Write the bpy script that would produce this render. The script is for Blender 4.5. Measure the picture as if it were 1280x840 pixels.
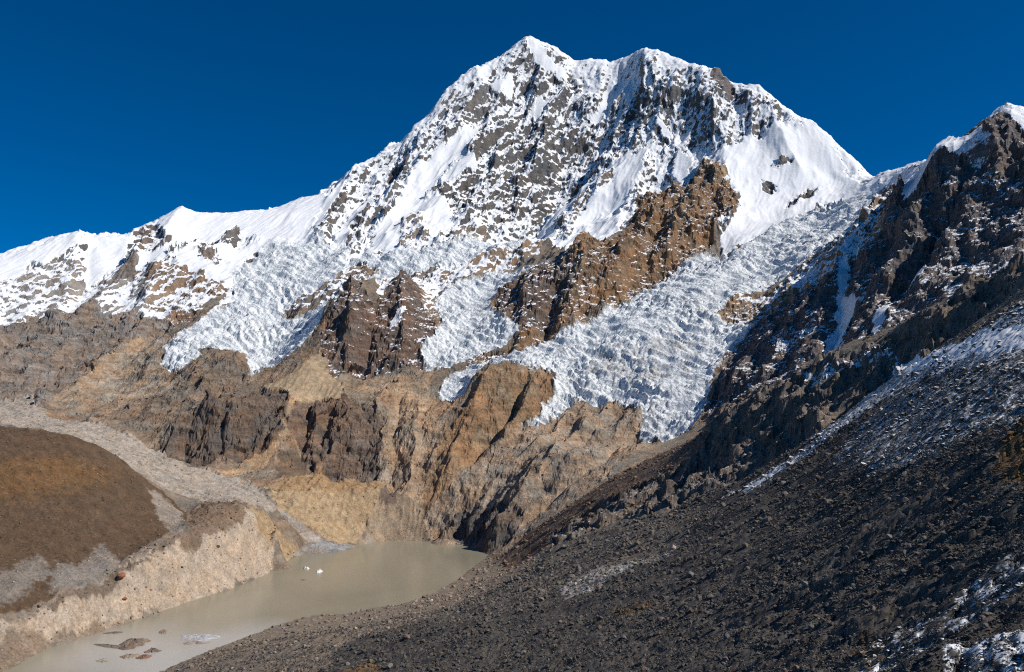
import bpy, math, random, time
import numpy as np
from mathutils import Vector
T0 = time.time()
for o in list(bpy.data.objects):
    bpy.data.objects.remove(o)
scene = bpy.context.scene
col = scene.collection
R_ = math.radians

# ------------------------------------------------------------------ camera
EYE = 430.0                                   # metres above the lake
cam_d = bpy.data.cameras.new('camera')
cam = bpy.data.objects.new('camera', cam_d)
col.objects.link(cam)
cam.location = (0, 0, EYE)
cam.rotation_euler = (R_(90 + 5.5), 0, 0)
cam_d.sensor_width = 36
cam_d.lens = 36 * 1077 / 1280
cam_d.clip_start = 1
cam_d.clip_end = 60000
scene.camera = cam

# ------------------------------------------------------------------ sky, sun, exposure
SUN_EL, SUN_AZ = 43.5, 104.0                  # azimuth clockwise from the view direction (+Y)
world = bpy.data.worlds.new('World')
scene.world = world
world.use_nodes = True
wn, wl = world.node_tree.nodes, world.node_tree.links
sky = wn.new('ShaderNodeTexSky')
sky.sky_type = 'NISHITA'
sky.sun_disc = False
sky.sun_elevation = R_(SUN_EL)
sky.sun_rotation = R_(SUN_AZ)
sky.altitude = 5200
sky.air_density = 1.0
sky.dust_density = 0.0
sky.ozone_density = 5.0
deep = wn.new('ShaderNodeHueSaturation')            # thin, dry air at 5000 m
deep.inputs['Saturation'].default_value = 1.55
wl.new(sky.outputs[0], deep.inputs['Color'])
wl.new(deep.outputs[0], wn['Background'].inputs[0])
wn['Background'].inputs[1].default_value = 0.085
sun_d = bpy.data.lights.new('sun', 'SUN')
sun_d.energy = 4.6
sun_d.angle = R_(0.53)
sun_d.color = (1.0, 0.95, 0.88)
sun = bpy.data.objects.new('sun', sun_d)
col.objects.link(sun)
to_sun = Vector((math.cos(R_(SUN_EL)) * math.sin(R_(SUN_AZ)), math.cos(R_(SUN_EL)) * math.cos(R_(SUN_AZ)), math.sin(R_(SUN_EL))))
sun.rotation_euler = to_sun.to_track_quat('Z', 'Y').to_euler()
sun.location = (3000, -1000, 4000)
vs = scene.view_settings
vs.view_transform = 'Standard'
vs.look = 'None'
vs.exposure = 0.06
vs.gamma = 1.0
vs.use_curve_mapping = False
scene.cycles.use_denoising = False             # keep the grain of the stone
scene.cycles.filter_width = 1.15
scene.cycles.max_bounces = 5
scene.cycles.diffuse_bounces = 2
scene.cycles.glossy_bounces = 2

# ------------------------------------------------------------------ terrain traced in image pixels at guessed distances, hidden ground filled in (world metres; x right, y ahead, z above the lake)
CONTROL = [(-3458,4657,1252),(-3380,4708,1275),(-3303,4760,1297),(-3225,4812,1320),(-3148,4864,1342),(-3071,4916,1365),(-2993,4968,1388),(-2855,5049,1466),(-2717,5124,1545),(-2614,5177,1567),(-2586,5192,1545),(-2500,5260,1565),(-2413,5329,1585),(-2364,5351,1620),(-2287,5439,1697),(-2240,5512,1757),(-2193,5585,1817),(-2100,5621,1794),(-1993,5658,1803),(-1886,5696,1812),(-1813,5720,1834),(-1732,5770,1849),(-1652,5820,1865),(-1561,5870,1923),(-1470,5920,1981),(-1391,5991,1999),(-1316,6040,2078),(-1242,6090,2156),(-1167,6140,2235),(-1097,6186,2295),(-1027,6232,2356),(-957,6278,2416),(-883,6321,2497),(-809,6365,2577),(-734,6408,2658),(-649,6467,2761),(-593,6523,2878),(-535,6578,2971),(-477,6633,3064),(-416,6686,3132),(-355,6740,3201),(-294,6794,3269),(-241,6845,3325),(-187,6897,3382),(-134,6949,3438),(-50,6999,3495),(34,7050,3552),(68,7100,3638),(158,7118,3704),(276,7145,3659),(381,7190,3650),(458,7210,3576),(536,7230,3502),(647,7195,3501),(758,7160,3501),(922,7090,3499),(994,7004,3486),(1066,6918,3473),(1159,6877,3452),(1251,6836,3430),(1304,6775,3373),(1357,6714,3316),(1456,6642,3219),(1511,6578,3186),(1566,6514,3153),(1613,6451,3145),(1652,6442,3058),(1742,6366,2983),(1840,6286,2932),(1900,6242,2859),(1959,6198,2786),(2021,6125,2699),(2083,6051,2611),(2143,5978,2555),(2222,5895,2428),(2262,5826,2339),(2303,5757,2251),(2349,5710,2168),(2395,5664,2084),(2433,5594,2031),(2393,5502,2004),(2368,5404,1986),(2343,5306,1968),(2317,5208,1950),(2292,5109,1932),(2276,5022,1911),(2261,4935,1891),(2245,4848,1870),(2229,4760,1849),(2214,4673,1829),(2198,4586,1808),(2182,4499,1787),(2166,4395,1776),(2150,4291,1766),(2134,4188,1755),(2123,4080,1746),(2113,3973,1737),(2102,3865,1728),(2089,3758,1732),(2077,3651,1735),(2086,3530,1755),(2087,3471,1722),(2089,3411,1670),(2127,3327,1595),(2166,3243,1519),(2189,3165,1465),(2212,3087,1410),(2235,3009,1355),(2257,2932,1300),(-752,4994,1359),(-660,5017,1377),(-567,5040,1394),(-475,5063,1412),(-383,5086,1430),(-287,5102,1445),(-192,5118,1461),(-96,5134,1476),(0,5150,1492),(99,5198,1512),(198,5246,1532),(-756,4740,1163),(-656,4780,1194),(-556,4819,1225),(-456,4859,1255),(-367,4898,1289),(-277,4937,1322),(-187,4976,1356),(-104,5012,1386),(-21,5047,1416),(62,5083,1445),(145,5118,1475),(-410,4381,996),(-396,4462,1043),(-382,4544,1090),(-368,4625,1138),(-353,4707,1185),(-266,4754,1214),(-179,4802,1243),(-91,4849,1272),(-10,4885,1300),(72,4922,1328),(153,4958,1355),(235,4994,1383),(0,4800,1255),(-37,4719,1195),(-73,4639,1136),(-110,4558,1076),(-147,4478,1017),(-190,4392,957),(-233,4307,897),(-276,4221,836),(-325,4127,761),(-375,4033,686),(222,4715,1339),(293,4776,1381),(365,4836,1422),(461,4870,1458),(557,4903,1493),(653,4937,1528),(702,5004,1584),(752,5071,1640),(802,5138,1696),(863,5202,1753),(924,5266,1810),(985,5330,1867),(42,4520,1185),(126,4482,1179),(209,4445,1173),(315,4463,1197),(421,4480,1221),(500,4538,1261),(579,4596,1301),(657,4654,1340),(736,4716,1388),(815,4779,1435),(894,4842,1483),(972,4905,1530),(-116,4418,1009),(-77,4339,963),(-39,4259,918),(0,4180,872),(76,4089,778),(155,4126,820),(233,4163,862),(337,4225,917),(441,4287,972),(518,4352,1026),(595,4416,1081),(673,4480,1136),(736,4532,1178),(799,4585,1219),(863,4637,1261),(926,4689,1303),(998,4742,1336),(1070,4795,1368),(1142,4847,1401),(1191,4904,1458),(1240,4961,1514),(1289,5017,1570),(-925,4128,886),(-884,4198,992),(-845,4246,1070),(-807,4295,1147),(-750,4254,1080),(-642,4282,1036),(-611,4347,1095),(-580,4412,1154),(-496,4402,1111),(-855,3989,777),(-759,4060,897),(-610,4085,862),(-468,4174,910),(-864,3875,651),(-743,3905,651),(-622,3936,651),(-524,3962,658),(-426,3987,665),(-414,4056,727),(-402,4125,789),(-390,4194,851),(-378,4263,913),(-962,4033,799),(-1002,3947,725),(-1041,3862,650),(-1085,3777,601),(-1129,3691,552),(-1196,3595,510),(-1263,3499,468),(-1334,3407,416),(-1406,3314,365),(-1346,3317,356),(-1280,3376,442),(-1208,3438,487),(-1136,3500,532),(-1051,3546,549),(-966,3592,565),(-918,3564,508),(-1310,3235,305),(-1161,3238,263),(-1027,3283,261),(-933,3353,312),(-891,3540,481),(-801,3602,509),(-703,3616,492),(-605,3630,476),(-532,3601,409),(-797,3336,222),(-675,3343,197),(-588,3369,201),(-522,3380,219),(-189,3715,539),(-140,3757,617),(-53,3800,661),(35,3770,635),(69,3729,587),(180,3736,622),(-263,3791,530),(-231,3683,486),(-198,3575,442),(32,3500,371),(166,3586,442),(272,3670,503),(437,3634,503),(455,3544,459),(473,3454,414),(490,3364,370),(577,3290,360),(679,3311,402),(777,3413,489),(2075,3513,1748),(1995,3501,1684),(1915,3489,1619),(1780,3493,1542),(1749,3486,1448),(1678,3476,1310),(1592,3493,1239),(1506,3511,1167),(1421,3534,1096),(1336,3557,1024),(1248,3577,943),(1160,3598,861),(1084,3600,802),(1007,3602,743),(938,3568,674),(870,3535,605),(827,3462,547),(785,3390,488),(1872,3075,1373),(1776,3223,1371),(1686,3181,1235),(1602,3233,1178),(1518,3286,1120),(1425,3294,1043),(1332,3301,966),(1262,3313,905),(1192,3325,844),(1121,3337,783),(1054,3323,720),(986,3309,657),(918,3295,594),(1683,2780,1107),(1619,2862,1078),(1555,2945,1048),(1482,2942,992),(1409,2940,935),(1339,2978,889),(1269,3015,842),(1199,3053,796),(1116,3067,732),(1033,3081,669),(970,3101,607),(906,3120,546),(843,3139,484),(1472,2440,931),(1439,2497,909),(1406,2554,888),(1373,2611,866),(1326,2647,840),(1279,2683,813),(1232,2720,787),(1185,2756,760),(1129,2796,720),(1073,2836,680),(1017,2875,640),(963,2876,610),(908,2876,581),(854,2876,551),(-35,2560,21),(47,2560,101),(139,2536,166),(206,2511,211),(274,2485,257),(323,2461,283),(373,2437,310),(422,2413,336),(508,2346,384),(555,2263,448),(595,2200,480),(635,2138,512),(688,2058,547),(753,1971,590),(801,1909,600),(837,1828,637),(880,1740,663),(920,1662,697),(955,1585,735),(983,1525,761),(1012,1466,787),(1041,1407,813),(0,2700,23),(50,2709,58),(100,2717,94),(150,2726,129),(226,2735,169),(302,2743,209),(360,2735,236),(417,2727,263),(475,2719,290),(533,2697,315),(592,2675,341),(631,2639,374),(671,2603,407),(710,2567,440),(750,2531,474),(787,2487,497),(824,2443,521),(861,2399,545),(897,2355,569),(931,2308,591),(965,2261,614),(998,2214,636),(1032,2167,659),(1064,2107,685),(1096,2048,710),(1128,1988,736),(1159,1928,761),(0,2350,30),(63,2323,79),(126,2297,129),(185,2262,170),(245,2227,210),(311,2197,245),(378,2167,279),(415,2109,292),(452,2051,306),(485,2008,338),(517,1965,369),(550,1923,401),(594,1867,435),(637,1811,470),(677,1764,496),(717,1716,523),(773,1626,579),(801,1577,603),(830,1529,628),(870,1449,665),(-77,2129,24),(-31,2091,55),(15,2053,87),(62,2015,118),(108,1977,150),(152,1940,173),(195,1902,196),(239,1865,219),(289,1816,237),(340,1768,256),(391,1715,288),(443,1662,320),(481,1614,352),(520,1566,384),(554,1505,419),(588,1445,455),(643,1355,510),(680,1303,549),(735,1227,600),(-126,1745,58),(-72,1733,82),(-17,1721,105),(38,1709,128),(93,1697,151),(166,1665,186),(238,1633,220),(276,1581,245),(314,1530,269),(352,1479,293),(404,1428,329),(456,1376,365),(498,1323,406),(540,1270,446),(571,1211,480),(601,1153,514),(642,1073,553),(-313,1446,77),(-242,1423,91),(-171,1400,105),(-100,1376,119),(-43,1344,141),(13,1311,164),(70,1278,186),(151,1279,211),(233,1279,235),(296,1245,281),(333,1183,312),(370,1120,342),(396,1057,374),(422,994,406),(441,941,432),(461,888,458),(471,790,484),(-228,1056,131),(-177,1019,147),(-127,983,163),(-77,947,178),(-15,903,201),(47,859,224),(103,847,246),(159,835,267),(201,788,293),(243,741,318),(295,700,368),(312,604,410),(316,534,432),(30,559,272),(97,511,299),(146,447,331),(181,390,368),(202,345,400),(82,351,331),(111,268,361),(123,212,389),(92,222,367),(82,143,390),(85,124,395),(125,181,401),(160,230,409),(195,279,416),(230,328,424),(264,376,432),(299,425,439),(-1523,2168,433),(-1439,2225,427),(-1349,2281,417),(-1268,2327,402),(-1199,2363,384),(-1127,2398,350),(-1066,2415,306),(-973,2411,240),(-896,2388,181),(-1361,1952,276),(-1304,1977,271),(-1247,2002,266),(-1189,2027,261),(-1122,2080,252),(-1056,2133,243),(-1001,2191,217),(-946,2249,192),(-1171,1695,144),(-1112,1750,147),(-1052,1806,150),(-1017,1865,145),(-981,1924,140),(-946,2002,137),(-910,2080,135),(-1029,1501,58),(-991,1573,63),(-952,1644,68),(-912,1735,79),(-895,1816,88),(-879,1896,97),(-874,1958,108),(-870,2020,119),(-865,2082,130),(-860,2144,141),(-863,2211,151),(-866,2278,161),(-868,2344,171),(-1720,2519,392),(-1655,2540,388),(-1590,2562,384),(-1525,2583,379),(-1455,2603,363),(-1384,2622,347),(-1313,2641,330),(-1249,2645,298),(-1184,2649,265),(-1120,2653,233),(-1053,2626,194),(-987,2599,155),(-982,1472,57),(-960,1545,63),(-937,1618,68),(-898,1709,78),(-880,1768,82),(-862,1827,86),(-836,1916,100),(-827,1979,111),(-818,2042,122),(-823,2105,134),(-827,2167,146),(-831,2230,158),(-854,2392,190),(-798,2454,197),(-731,2495,175),(-687,2549,119),(-780,2249,127),(-761,2318,136),(-742,2387,145),(-2366,3650,510),(-2279,3675,505),(-2192,3699,501),(-2065,3715,518),(-2003,3646,493),(-1942,3577,467),(-1881,3508,442),(-1788,3472,431),(-1695,3437,421),(-1602,3401,410),(-1504,3343,381),(-1406,3284,352),(-1221,3194,288),(-1134,3163,253),(-977,3131,217),(-857,3062,183),(-2119,3274,441),(-2014,3251,431),(-1909,3228,420),(-1808,3188,408),(-1708,3149,396),(-1607,3109,383),(-1517,3060,362),(-1427,3011,340),(-1337,2962,318),(-1245,2909,277),(-1154,2856,236),(-1078,2778,208),(-1002,2700,181),(-845,2711,187),(-770,2713,162),(-817,3125,206),(-710,3223,217),(-599,3265,196),(-473,3225,170),(-418,3253,168),(-783,2854,128),(-694,2816,61),(-676,2907,80),(-658,2999,99),(-590,3074,77),(-513,3118,86),(2070,5203,1783),(1984,5169,1749),(1897,5134,1716),(1811,5099,1682),(1724,5065,1649),(1664,4979,1591),(1603,4894,1534),(1543,4809,1476),(1466,4755,1431),(1390,4702,1385),(1313,4648,1339),(1250,4574,1289),(1188,4500,1238),(1125,4426,1187),(1062,4352,1136),(984,4305,1095),(906,4257,1054),(828,4209,1014),(753,4155,972),(679,4100,930),(605,4045,888),(489,4024,833),(373,4003,778),(222,3974,731),(2089,4707,1690),(2030,4654,1641),(1972,4601,1591),(1914,4548,1542),(1856,4494,1492),(1798,4441,1443),(1739,4388,1393),(1659,4340,1333),(1579,4292,1272),(1499,4244,1212),(1419,4196,1151),(1355,4153,1104),(1291,4110,1058),(1227,4067,1011),(1163,4024,965),(1098,3981,918),(1043,3910,863),(988,3839,809),(933,3768,754),(877,3697,700),(685,3870,766),(640,3810,715),(594,3750,664),(548,3689,613),(639,3633,594),(730,3576,574),(446,3732,594),(351,3784,600),(207,3724,546),(-993,5023,1379),(-1024,4955,1320),(-1055,4887,1262),(-1085,4819,1203),(-1100,4749,1140),(-1115,4679,1078),(-1130,4608,1015),(-1145,4538,952),(-1146,4452,893),(-1148,4366,834),(-1150,4281,775),(-1151,4195,716),(-1572,3981,657),(-1511,4111,730),(-1428,4069,730),(-1345,4027,731),(-1261,3985,732),(-1203,3951,619),(-1155,3986,635),(-1950,5303,1543),(-1547,5299,1492),(-1242,5481,1660),(-2127,5126,1506),(-1576,4935,1254),(-1680,4603,1025),(-1319,4553,954),(-1389,4259,800),(-1650,4165,792),(-2751,4588,1088),(-2393,4729,1108),(-2323,5041,1344),(-2351,4276,802),(-1986,4348,808),(-2352,3953,663),(-2038,3922,588),(-1813,3987,591),(-1984,4807,1187),(-1828,4600,1003),(-2958,4277,922),(-2605,3791,618),(-1856,3712,504),(-1616,3714,504),(-1518,3571,436),(-1415,3901,689),(-1231,3890,725),(-1211,3728,587),(-1403,3692,545),(-1029,5454,1627),(-874,5764,1917),(-701,5314,1546),(-407,5385,1612),(-467,6132,2310),(-248,6495,2740),(-113,5949,2080),(65,6800,3116),(245,6415,2522),(109,5749,1858),(-100,5279,1523),(306,5411,1577),(575,6053,2168),(630,6590,2773),(919,6839,3132),(980,6406,2708),(836,5871,2116),(631,5564,1759),(1246,6206,2637),(1320,5781,2202),(1138,5463,1840),(1546,6210,2761),(1744,5897,2411),(1584,5559,2026),(1396,5268,1739),(1951,5695,2176),(1723,5349,1810),(2124,5590,2035),(-673,5912,2070),(-895,3847,685),(-759,3723,546),(-984,3660,551),(-809,3641,493),(-636,3807,591),(-396,3880,623),(-489,3768,575),(-330,3746,512),(-476,3447,315),(-383,3217,147),(-490,3152,96),(-267,3610,442),(-127,3438,316),(0,3490,378),(-241,3281,201),(-292,3929,625),(-149,3997,703),(172,3115,326),(300,2965,277),(455,3087,322),(585,3024,335),(28,3050,217),(-225,3072,105),(-53,2900,123),(109,2978,182),(-285,3117,44),(-891,3447,410),(-912,3203,236),(-1029,3199,230),(2083,5359,1865),(1292,4436,1192),(-689,2447,0),(-690,2509,0),(-690,2572,0),(-690,2634,0),(-687,2695,0),(-683,2757,0),(-680,2819,0),(-616,2819,0),(-552,2886,0),(-532,2959,0),(-511,3032,0),(-454,3110,0),(-383,3110,0),(-312,3110,0),(-254,3091,0),(-196,3071,0),(-130,2976,0),(-112,2918,0),(-94,2860,0),(-77,2802,0),(-879,1440,0),(-873,1529,0),(-877,1607,0),(-881,1685,0),(-862,1758,0),(-843,1830,0),(-820,1917,0),(-798,2003,0),(-777,2065,0),(-757,2128,0),(-736,2191,0),(-716,2253,0),(-707,2318,0),(-698,2383,0),(-630,1353,0),(-614,1441,0),(-598,1529,0),(-572,1630,0),(-554,1688,0),(-535,1745,0),(-512,1805,0),(-489,1865,0),(-458,1918,0),(-428,1970,0),(-371,1955,0),(-296,2045,0),(-260,2054,0),(-229,2118,0),(-198,2183,0),(-179,2255,0),(-160,2327,0),(-142,2398,0),(-130,2465,0),(-119,2531,0),(-108,2597,0),(-97,2663,0),(-87,2733,0),(-753,1551,-9),(-739,1709,-9),(-646,1834,-9),(-621,2020,-9),(-530,2248,-9),(-438,2537,-9),(-300,2749,-9),(-175,2749,-9),(-408,2248,-9),(-299,2355,-9),(-790,1420,-9),(-231,2537,-9),(0,0,424),(45,45,404),(20,60,396),(80,70,402),(-20,50,385),(180,-60,440),(0,-300,450),(-150,0,340),(-400,200,215),(-700,400,70),(-900,700,10),(-300,600,150),(-500,900,40),(500,0,540),(900,300,620),(1300,700,780),(1800,1200,960),(-900,1150,-5),(-1250,1250,60),(-1600,1500,250),(-4000,5800,300),(-2500,6600,700),(-1200,7300,1400),(0,8300,2200),(1000,8200,1900),(2500,7400,1200),(3400,5600,800),(4200,4000,900),(-4500,4500,500),(2900,6400,1300),(0,9200,1200),(3500,8000,600),(-3500,8000,400)]
# name, rock colour, snow cover, ice, relief, fine relief, edge softness (m), outline cast from image pixels to plan (m)
COVER = [
('upper', (0.118, 0.112, 0.108), 0.68, 0, 1.0, 1.0, 28.7, [(-3551, 4686), (-3388, 4512), (-2806, 4672), (-2608, 4789), (-2282, 4862), (-2042, 4937), (-1562, 4894), (-1011, 4891), (-728, 4848), (-369, 4909), (242, 5142), (562, 4964), (854, 5303), (1019, 4907), (1265, 4963), (1349, 4483), (1464, 4323), (1994, 4577), (2327, 5335), (141, 7239), (-2244, 5683)]),
('left_wall', (0.26, 0.23, 0.2), 0.33, 0, 0.8, 1, 39.7, [(-3427, 4561), (-2866, 4765), (-2684, 4917), (-2468, 4951), (-2282, 4862), (-2042, 4937), (-1794, 4516), (-1672, 4127), (-1837, 4038), (-1932, 3726), (-2544, 3433)]),
('left_low', (0.215, 0.185, 0.16), 0.14, 0, 1.4, 1.3, 45.8, [(-3126, 4182), (-2610, 4366), (-2445, 4510), (-2292, 4622), (-2006, 4566), (-1817, 4521), (-1630, 4120), (-1811, 3984), (-1904, 3673), (-2444, 3301)]),
('left_tan', (0.31, 0.245, 0.18), 0.04, 0, 0.8, 1, 23.5, [(-1964, 3657), (-2014, 4017), (-1939, 4251), (-1855, 4418), (-1713, 4226), (-1605, 3972), (-1419, 3775), (-1589, 3730), (-1698, 3741), (-1838, 3611)]),
('snowcap_a', None, 0.97, 0, 0.15, 0.12, 15.8, [(-2817, 4906), (-2773, 4988), (-2774, 5230), (-2676, 5280), (-2575, 5042), (-2658, 4912), (-2683, 4853), (-2764, 4856)]),
('snowcap_b', None, 0.95, 0, 0.25, 0.25, 15.5, [(-3546, 4716), (-2974, 4936), (-2842, 5026), (-2738, 4836), (-2757, 4734), (-2813, 4682), (-3272, 4365)]),
('snowcap_c', None, 0.95, 0, 0.35, 0.4, 15.5, [(-2654, 5337), (-2387, 5324), (-2323, 5137), (-2330, 5035), (-2333, 4919), (-2403, 4832), (-2447, 4861), (-2498, 4989)]),
('dome', None, 1.0, 0.0, 0.12, 0.1, 15.6, [(-2278, 5359), (-2239, 5696), (-1919, 5790), (-1380, 6055), (-1247, 5776), (-1272, 5562), (-1311, 5347), (-1568, 5365), (-1770, 5362), (-1924, 5235), (-2020, 5050), (-2179, 4884), (-2310, 4828), (-2271, 4934), (-2141, 5104), (-2135, 5203)]),
('dome_rock', (0.17, 0.125, 0.1), 0.34, 0, 1, 1, 10.3, [(-2366, 5354), (-2271, 5413), (-2101, 5147), (-2069, 5140), (-2100, 5068), (-2219, 5039), (-2280, 5030), (-2313, 5167)]),
('rim_gap', (0.24, 0.2, 0.165), 0.12, 0, 0.9, 1, 14.9, [(-2271, 4934), (-2231, 4994), (-2196, 4970), (-2164, 4882), (-2255, 4807), (-2259, 4624), (-2296, 4548), (-2316, 4795)]),
('leftrock', (0.26, 0.18, 0.12), 0.3, 0, 1, 1, 14.1, [(-2092, 4875), (-2059, 4955), (-1953, 4969), (-1848, 4895), (-1788, 4944), (-1730, 4875), (-1601, 4810), (-1612, 4714), (-1680, 4662), (-1672, 4582), (-1709, 4515), (-1755, 4493), (-1843, 4562), (-1921, 4565), (-2029, 4688)]),
('couloir_a', None, 0.98, 0, 0.35, 0.15, 16.7, [(-463, 6226), (-362, 6321), (-155, 6504), (-206, 6344), (-323, 6168), (-458, 6024), (-572, 5754), (-681, 5545), (-741, 5243), (-884, 5076), (-867, 5402), (-734, 5741), (-722, 5939), (-581, 6106)]),
('couloir_b', None, 0.96, 0, 0.35, 0.15, 15.7, [(-1114, 5486), (-1051, 5696), (-986, 5844), (-930, 5774), (-989, 5567), (-1030, 5330), (-1115, 5192)]),
('couloir_c', None, 0.95, 0, 0.3, 0.15, 16.3, [(-1292, 5689), (-1242, 5823), (-1181, 5930), (-1165, 5722), (-1190, 5436), (-1218, 5340), (-1283, 5479)]),
('fan_a', None, 0.97, 0, 0.3, 0.15, 15.3, [(-721, 5458), (-642, 5656), (-543, 5738), (-430, 5673), (-360, 5442), (-472, 5267), (-661, 5019), (-788, 5072)]),
('ledge_a', None, 0.95, 0, 0.3, 0.2, 16.8, [(-468, 5812), (-284, 5986), (-201, 6048), (-290, 6106), (-377, 6099), (-480, 5949)]),
('fan_b', None, 0.97, 0, 0.4, 0.18, 15.6, [(-197, 5228), (77, 5419), (214, 5668), (332, 5833), (433, 6010), (598, 6000), (743, 6017), (927, 6087), (969, 5987), (871, 5735), (717, 5493), (644, 5014), (485, 4893), (320, 4717), (242, 5142), (0, 5074)]),
('right_bowl', None, 1.0, 0, 0.22, 0.12, 20.6, [(1397, 5756), (1593, 5861), (1755, 5930), (1945, 5903), (2095, 5925), (2239, 5868), (2204, 5078), (2095, 4761), (1988, 4881), (1862, 5177), (1622, 4906), (1371, 4845), (1180, 4728), (1211, 4936), (1424, 5191), (1435, 5443), (1395, 5647)]),
('summit_snow', None, 0.93, 0, 0.2, 0.2, 12.9, [(105, 7229), (168, 7238), (245, 7050), (368, 6957), (479, 6923), (408, 6845), (329, 6852), (199, 6910), (134, 6969)]),
('patch_a', None, 0.97, 0, 0.3, 0.2, 12.4, [(-269, 6680), (-181, 6726), (33, 6788), (13, 6661), (-114, 6627), (-217, 6646)]),
('patch_b', None, 0.97, 0, 0.3, 0.2, 12.5, [(704, 6795), (966, 6801), (832, 6678), (640, 6570), (599, 6597), (740, 6719)]),
('patch_c', None, 0.95, 0, 0.3, 0.2, 12.3, [(193, 6710), (356, 6744), (254, 6642), (201, 6562), (139, 6608)]),
('patch_d', None, 0.95, 0, 0.3, 0.2, 12.1, [(1107, 6593), (1284, 6379), (1449, 6179), (1401, 6157), (1218, 6358), (1080, 6549)]),
('patch_e', None, 0.95, 0, 0.3, 0.2, 12.0, [(373, 6515), (381, 6445), (276, 6422), (195, 6397), (260, 6485)]),
('patch_f', None, 0.95, 0, 0.3, 0.2, 11.7, [(1089, 6264), (1175, 6155), (1150, 6090), (1064, 6195)]),
('patch_g', None, 0.95, 0, 0.3, 0.2, 10.9, [(1172, 5996), (1276, 5878), (1206, 5717), (1118, 5612), (1086, 5770)]),
('black_face', (0.105, 0.096, 0.088), 0.46, 0, 1.0, 1.0, 21.9, [(-592, 5787), (-444, 5852), (-274, 6002), (-129, 6168), (-47, 6149), (59, 6210), (163, 6113), (287, 6042), (436, 6117), (408, 5978), (278, 5878), (217, 5737), (81, 5727), (0, 5641), (-213, 5624), (-348, 5661), (-431, 5690)]),
('black_face_b', (0.11, 0.105, 0.1), 0.56, 0, 1.1, 1.0, 29.2, [(-244, 6381), (0, 6531), (314, 6568), (507, 6630), (656, 6539), (558, 6171), (408, 5978), (116, 6106), (-173, 6052), (-292, 6139)]),
('dark_rib', (0.11, 0.105, 0.1), 0.58, 0, 1.1, 1.0, 23.1, [(702, 6395), (866, 6468), (1019, 6642), (1081, 6450), (983, 6136), (888, 6024), (751, 6074), (575, 6053), (558, 6171)]),
('top_rock', (0.15, 0.14, 0.13), 0.58, 0, 1.0, 1.0, 24.3, [(-574, 6513), (-412, 6604), (-160, 6671), (-125, 6547), (-305, 6390), (-482, 6313), (-581, 6395)]),
('hole_rock', (0.115, 0.105, 0.1), 0.18, 0, 1.2, 1, 11.3, [(-891, 6083), (-813, 6101), (-751, 6071), (-724, 5958), (-761, 5861), (-793, 5967), (-879, 6008)]),
('fin_a', (0.14, 0.12, 0.1), 0.3, 0, 1, 1, 15.9, [(-1247, 5418), (-1235, 5562), (-1203, 5725), (-1157, 5865), (-1121, 5800), (-1147, 5642), (-1148, 5524), (-1141, 5400), (-1213, 5360)]),
('fin_b', (0.14, 0.12, 0.1), 0.34, 0, 1, 1, 15.6, [(-1037, 5492), (-983, 5620), (-938, 5667), (-936, 5564), (-976, 5441), (-1015, 5379), (-1060, 5428)]),
('base_rock', (0.2, 0.165, 0.13), 0.5, 0, 0.8, 1, 15.0, [(-710, 5197), (-695, 5456), (-636, 5604), (-555, 5443), (-494, 5243), (-399, 5288), (-255, 5399), (-155, 5469), (-162, 5371), (-391, 5182), (-579, 5126)]),
('mid_rock', (0.15, 0.125, 0.1), 0.42, 0, 0.9, 1, 15.7, [(259, 5485), (317, 5592), (433, 5714), (588, 5900), (729, 5905), (659, 5796), (509, 5664), (415, 5488), (347, 5113), (281, 5142)]),
('right_rock', (0.13, 0.12, 0.11), 0.62, 0, 1.0, 1.0, 29.3, [(1052, 6835), (1381, 6533), (1707, 6582), (1882, 6140), (2051, 5961), (1830, 5898), (1630, 5894), (1518, 5794), (1431, 5782), (1354, 5919), (1244, 5933), (1246, 6206), (1081, 6450)]),
('horn', (0.14, 0.12, 0.11), 0.2, 0, 1.3, 1, 12.1, [(1509, 6413), (1642, 6568), (1649, 6404), (1687, 6238), (1697, 6212), (1589, 6255)]),
('bowl_rock_a', (0.16, 0.13, 0.11), 0.15, 0, 1, 1, 10.5, [(1725, 5325), (1841, 5396), (1983, 5471), (1942, 5391), (1807, 5301), (1713, 5247)]),
('bowl_rock_b', (0.15, 0.13, 0.11), 0.2, 0, 1, 1, 10.6, [(1630, 5505), (1698, 5506), (1716, 5451), (1671, 5408), (1628, 5451)]),
('bowl_rock_c', (0.15, 0.13, 0.11), 0.3, 0, 1, 1, 11.0, [(1743, 5642), (1868, 5692), (1887, 5668), (1788, 5615)]),
('butt_ledge', (0.3, 0.205, 0.12), 0.25, 0, 0.8, 1, 15.7, [(1363, 5731), (1401, 5668), (1420, 5447), (1411, 5285), (1348, 5239), (1347, 5466), (1309, 5625)]),
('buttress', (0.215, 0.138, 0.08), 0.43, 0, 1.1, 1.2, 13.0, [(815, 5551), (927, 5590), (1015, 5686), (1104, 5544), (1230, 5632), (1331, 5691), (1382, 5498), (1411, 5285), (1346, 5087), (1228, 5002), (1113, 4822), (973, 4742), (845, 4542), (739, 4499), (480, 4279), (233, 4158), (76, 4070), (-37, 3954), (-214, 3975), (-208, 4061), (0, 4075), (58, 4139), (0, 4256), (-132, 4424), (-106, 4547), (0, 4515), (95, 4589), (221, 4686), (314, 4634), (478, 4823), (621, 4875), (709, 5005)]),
('buttress_dark', (0.135, 0.1, 0.08), 0.42, 0, 1.1, 1.2, 16.6, [(-118, 4490), (0, 4571), (109, 4630), (221, 4686), (311, 4592), (311, 4420), (262, 4303), (156, 4180), (58, 4161), (0, 4256)]),
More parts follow.
